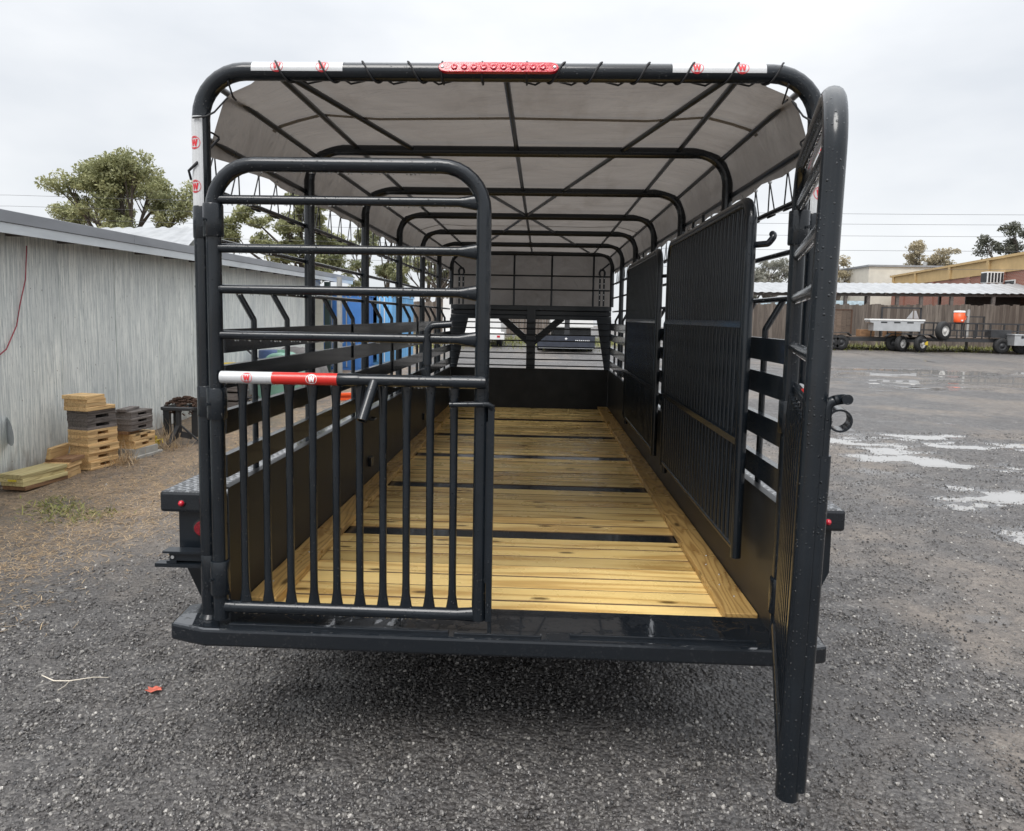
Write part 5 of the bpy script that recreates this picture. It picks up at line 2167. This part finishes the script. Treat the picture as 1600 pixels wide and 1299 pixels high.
# ---- power lines ---------------------------------------------------------------------------------
for i, (zl, zr_, lb) in enumerate(((5.62, 6.02, 'highest'), (5.35, 5.55, 'second highest'), (4.98, 5.08, 'third highest'), (4.5, 4.52, 'fourth highest'), (3.86, 3.86, 'lowest'))):
    pts = []
    for q in range(49):
        x = -70 + 150 * q / 48
        t_ = (x + 70) / 150
        pts.append((x, 24 + .02 * i, (zr_ + (zl - zr_) * t_) - .25 * math.sin(math.pi * ((t_ * 3) % 1.0)) + .1))
    o = MB().tube(pts, .006, 5).build('power_line', M['wire'])
    tag(o, f'{lb} of five thin overhead wires crossing the grey sky', 'wire', 'overhead wires')


# ---- trees ---------------------------------------------------------------------------------------
def tree(name, label, loc, height, trunk_r, lobes, n_leaf, leaf, mat, seed, lean=(0, 0), group=None, tw=.05, clump=.5, open_=.55):
    """lobes: list of (x, y, z, rx, ry, rz) foliage volumes; limbs run from trunk to each lobe"""
    t = empty(name, loc)
    tag(t, label, 'tree', group)
    rl = random.Random(seed)
    rg = np.random.default_rng(seed)
    b = MB()
    top = V(lean[0], lean[1], height * .55)
    trunk = [V(0, 0, -.1), V(lean[0] * .2, lean[1] * .2, height * .18), V(lean[0] * .6, lean[1] * .6, height * .36), top]
    b.tube(trunk, [trunk_r * 1.25, trunk_r, trunk_r * .8, trunk_r * .5], 9)
    cl_c, cl_r = [], []
    for (x, y, z, rx, ry, rz) in lobes:
        base = trunk[rl.choice((1, 2, 2, 3))]
        c = V(x, y, z)
        mid = base.lerp(c, .5) + V(rl.uniform(-.2, .2), rl.uniform(-.2, .2), rl.uniform(-.3, .1)) * clump
        lim = [base, mid, c]
        b.tube(lim, [trunk_r * .42, trunk_r * .28, trunk_r * .12], 6)
        k = max(5, int(9 * rx * rz / clump / clump * open_))
        for q in range(k):
            d = V(rl.gauss(0, 1), rl.gauss(0, 1), rl.gauss(0, 1)).normalized() * rl.uniform(.45, 1.0)
            e = c + V(d.x * rx, d.y * ry, d.z * rz)
            st_ = lim[1].lerp(lim[2], rl.uniform(.2, 1))
            m_ = st_.lerp(e, .5) + V(0, 0, rl.uniform(-.1, .15) * clump)
            b.tube([st_, m_, e], [trunk_r * .12, trunk_r * .07, trunk_r * .03], 4, caps=False)
            cl_c.append(e)
            cl_r.append(clump * rl.uniform(.45, 1.0))
    b.build('trunk', M['bark'], t)
    cc = np.array([tuple(c) for c in cl_c])
    cr__ = np.array(cl_r)
    w = cr__ ** 2
    pick = rg.choice(len(cc), n_leaf, p=w / w.sum())
    d = rg.normal(size=(n_leaf, 3))
    d /= np.linalg.norm(d, axis=1)[:, None]
    rad = cr__[pick] * rg.random(n_leaf) ** .5
    p = cc[pick] + d * rad[:, None] * np.array([1, 1, .72])
    u = rg.normal(size=(n_leaf, 3))
    u /= np.linalg.norm(u, axis=1)[:, None]
    v = np.cross(u, rg.normal(size=(n_leaf, 3)))
    v /= np.linalg.norm(v, axis=1)[:, None] + 1e-9
    s = leaf * (.6 + .8 * rg.random(n_leaf))[:, None]
    quad = np.stack([p - u * s, p - v * s * .45, p + u * s, p + v * s * .45], 1).reshape(-1, 3)
    fc = np.arange(n_leaf * 4).reshape(-1, 4)
    clt = rg.random(len(cc))
    tone = np.repeat(np.clip(.45 * clt[pick] + .55 * rg.random(n_leaf), 0, 1), 4)
    mesh_np('crown', quad, fc, M[mat], tone, t)
    return t


def lobes_at(x0, x1, z0, z1, dy, n, r, seed, holes=()):
    rl = random.Random(seed)
    out = []
    k = 0
    while len(out) < n and k < 4000:
        k += 1
        x, z = rl.uniform(x0, x1), rl.uniform(z0, z1)
        cx, cz = (x0 + x1) / 2, (z0 + z1) / 2
        if ((x - cx) / ((x1 - x0) / 2)) ** 2 + ((z - cz) / ((z1 - z0) / 2)) ** 2 > 1:
            continue
        out.append((x, rl.uniform(-dy, dy), z, r * rl.uniform(.7, 1.2), r * rl.uniform(.7, 1.1), r * rl.uniform(.5, .9)))
    return out


tree('oak_tree', 'large olive green tree with spreading crown standing behind the shed', (-16.9, 26, .5), 7.4, .26,
     lobes_at(-2.8, 2.9, 3.8, 7.25, 1.6, 19, .74, 5), 38000, .062, 'leaf_olive', 21, (.3, 0), 'trees behind the shed', clump=.48, open_=.8)
tree('oak_tree', 'lower olive tree left of the big oak, just its top above the shed roof', (-21.4, 30, .6), 4.9, .2,
     lobes_at(-1.6, 1.2, 3.0, 4.7, .8, 5, .5, 8), 2600, .085, 'leaf_olive', 22, (0, 0), 'trees behind the shed', clump=.4)
tree('oak_tree', 'green tree seen between the gate rails behind the shed roof', (-11.2, 30, .6), 6.2, .22,
     lobes_at(-3.5, 3.2, 2.6, 6.0, 1.4, 17, .75, 9), 30000, .075, 'leaf_olive', 23, (.4, 0), 'trees behind the shed', clump=.5, open_=.75)
for i, (x, hgt, lb) in enumerate(((-11.6, 8.0, 'leftmost'), (-10.4, 9.0, 'second'), (-9.2, 8.6, 'third'), (-7.6, 8.2, 'rightmost'))):
    tree('pine_tree', f'{lb} of four thin trees with bare trunks beyond the blue containers', (x, 44 + (i % 2) * 2, .9), hgt, .15,
         lobes_at(-.9, .9, 2.6, hgt * .95, .8, 9, .5, 30 + i), 3600, .09, 'leaf_green', 40 + i, (.1, 0), 'thin trees beyond the containers', clump=.42)
tree('oak_tree', 'yellowish tree above the brown fence beyond the blue containers', (-6.4, 42, .9), 6.5, .2,
     lobes_at(-2.2, 2.0, 2.2, 5.8, 1.0, 12, .7, 51), 8500, .09, 'leaf_olive', 52, (.2, 0), None, clump=.5)
tree('oak_tree', 'grey bare-looking tree hung with moss seen past the right side rods', (19.2, 60, 1.1), 6.6, .22,
     lobes_at(-2.4, 2.2, 3.4, 6.2, 1.2, 12, .8, 61), 5200, .10, 'leaf_grey', 62, (.2, 0), 'trees across the yard', clump=.6, open_=.7)
tree('oak_tree', 'small tan-leaved tree left of the pale stucco building', (26.2, 62, 1.2), 6.4, .18,
     lobes_at(-2.2, 1.6, 3.2, 5.9, 1.0, 10, .7, 63), 4200, .11, 'leaf_tan', 64, (.1, 0), 'trees across the yard', clump=.55)
tree('oak_tree', 'thin tan tree showing above the pale stucco building roof', (36.5, 68, 1.2), 8.3, .2,
     lobes_at(-2.6, 3.4, 5.2, 8.0, 1.0, 12, .8, 65), 4000, .12, 'leaf_tan', 66, (.1, 0), 'trees across the yard', clump=.6, open_=.6)
tree('oak_tree', 'dark tree rising above the ochre wall at the edge of view', (42.5, 63, 1.2), 9.8, .25,
     lobes_at(-3.6, 4.2, 5.0, 9.2, 1.4, 16, .95, 67), 9000, .12, 'leaf_dark', 68, (.1, 0), 'trees across the yard', clump=.7, open_=.6)
tree('oak_tree', 'grey-green tree behind the lean-to roof near the open gate leaf', (16.0, 52, 1.1), 5.4, .2,
     lobes_at(-2.6, 2.6, 2.8, 4.9, 1.0, 9, .7, 69), 4200, .1, 'leaf_grey', 70, (.1, 0), 'trees across the yard', clump=.55)


# ---- straw, grass and small litter ------------------------------------------------------------------
def blades(name, label, cat, n, sampler, length, width, mat, seed, upright=.15):
    rg = np.random.default_rng(seed)
    pts = sampler(rg, n)
    n = len(pts)
    a = rg.random(n) * 6.283
    L = length * (.4 + .9 * rg.random(n))
    d = np.stack([np.cos(a), np.sin(a), np.abs(rg.normal(0, upright, n))], 1)
    s = np.stack([-np.sin(a), np.cos(a), np.zeros(n)], 1) * (width * (.6 + .8 * rg.random(n)))[:, None]
    bend = rg.normal(0, .25, n)[:, None] * np.stack([-np.sin(a), np.cos(a), np.zeros(n)], 1) * L[:, None]
    mid = pts + d * (L * .5)[:, None] + np.array([0, 0, 1]) * (L * .05)[:, None]
    tip = pts + d * L[:, None] + bend
    vs = np.stack([pts - s, pts + s, mid + s, mid - s, tip], 1).reshape(-1, 3)
    k = np.arange(n)[:, None] * 5
    f1 = np.concatenate([k + np.array([[0, 1, 2]]), k + np.array([[0, 2, 3]]), k + np.array([[3, 2, 4]])], 0)
    tone = np.repeat(rg.random(n), 5)
    o = mesh_np(name, vs, f1, M[mat], tone)
    tag(o, label, cat, kind='stuff')
    return o


def straw_pts(rg, n):
    out = []
    while len(out) < n:
        y = 1.0 + 14 * rg.random() ** 1.4
        edge = -3.05 - max(0, 3.2 - y) * .40
        x = edge - rg.exponential(.9) + rg.normal(0, .45) + .2
        if x < -5.1 - .055 * (y - 3.8) + (0 if y > 3.5 else -3.0) or x > -1.45:
            continue
        if noise.noise((x * 1.6, y * 1.6, 4.4)) + .75 * rg.random() < .12:
            continue
        out.append((x, y, gh(x, y) + .004))
    return np.array(out)


blades('straw', 'brown dead straw scattered on the dirt along the shed', 'straw', 38000, straw_pts, .065, .0016, 'straw', 7, .14)


def tuft_pts(rg, n):
    c = np.array([[-4.44, 4.95], [-4.4, 4.85], [-4.62, 6.2], [-4.3, 5.75]])
    q = c[rg.integers(0, len(c), n)] + rg.normal(0, .09, (n, 2))
    return np.array([(x, y, gh(x, y)) for x, y in q])


blades('straw', 'tuft of dry straw against the foot of the timber stacks', 'straw', 700, tuft_pts, .13, .002, 'straw', 9, .9)


def grass_pts(rg, n):
    out = []
    while len(out) < n:
        if rg.random() < .45:
            x, y = rg.uniform(-9, 5), rg.normal(30.5, 2.2)
        elif rg.random() < .7:
            x, y = rg.uniform(10, 26), rg.normal(31.3, 1.0)
        else:
            x, y = rg.uniform(-8, -3.8), rg.normal(26, 3)
        if y < 24.0:
            continue
        out.append((x, y, gz(x, y)))
    return np.array(out)


blades('grass', 'thin yellow-green grass growing along the far fences', 'grass', 16000, grass_pts, .16, .012, 'grass', 13, .8)


def weed_pts(rg, n):
    c = np.array([[-3.9, 3.1], [-3.6, 3.05], [-4.1, 3.3]])
    q = c[rg.integers(0, 3, n)] + rg.normal(0, .12, (n, 2))
    return np.array([(x, y, gh(x, y)) for x, y in q])


blades('weeds', 'small green weeds in the dirt before the greenish boards', 'weeds', 500, weed_pts, .05, .005, 'grass', 15, .5)

lf = MB()
outl = [(0, -.02), (.035, -.03), (.045, -.005), (.075, .0), (.055, .02), (.06, .05), (.03, .035), (.0, .055), (-.015, .03), (-.05, .03), (-.03, .008), (-.05, -.02)]
vs = [V(.005, .01, .012)] + [V(x, y, .004 + .016 * abs(math.sin(i * 1.9))) for i, (x, y) in enumerate(outl)]
lf.add(vs, [(0, 1 + i, 1 + (i + 1) % len(outl)) for i in range(len(outl))], 0, True)
o = lf.build('leaf', M['red_leaf'])
o.location = (-1.62, .47, gh(-1.62, .47) + .008)
o.scale = (.62, .62, .8)
tag(o, 'single fallen reddish leaf on the gravel left of the bumper', 'leaf')
for pts, lb in (([(-2.20, .545, .016), (-2.11, .50, .020), (-2.04, .51, .018), (-1.95, .55, .02), (-1.88, .555, .016)], 'pale curved twig lying on the gravel left of the leaf'),
                ([(2.35, .42, .014), (2.50, .46, .018), (2.62, .55, .016), (2.66, .60, .016)], 'pale thin twig lying on the gravel right of the trailer')):
    b = MB()
    b.tube([(x, y, z + gh(x, y)) for x, y, z in pts], [.0022, .003, .003, .0022, .0012][:len(pts)], 6)
    if 'curved' in lb:
        b.tube([(-2.04, .51, .018 + gh(-2.04, .51)), (-2.035, .47, .016 + gh(-2.04, .47)), (-2.05, .44, .012 + gh(-2.05, .44))], .0018, 5)
    tag(b.build('twig', M['twig']), lb, 'twig')
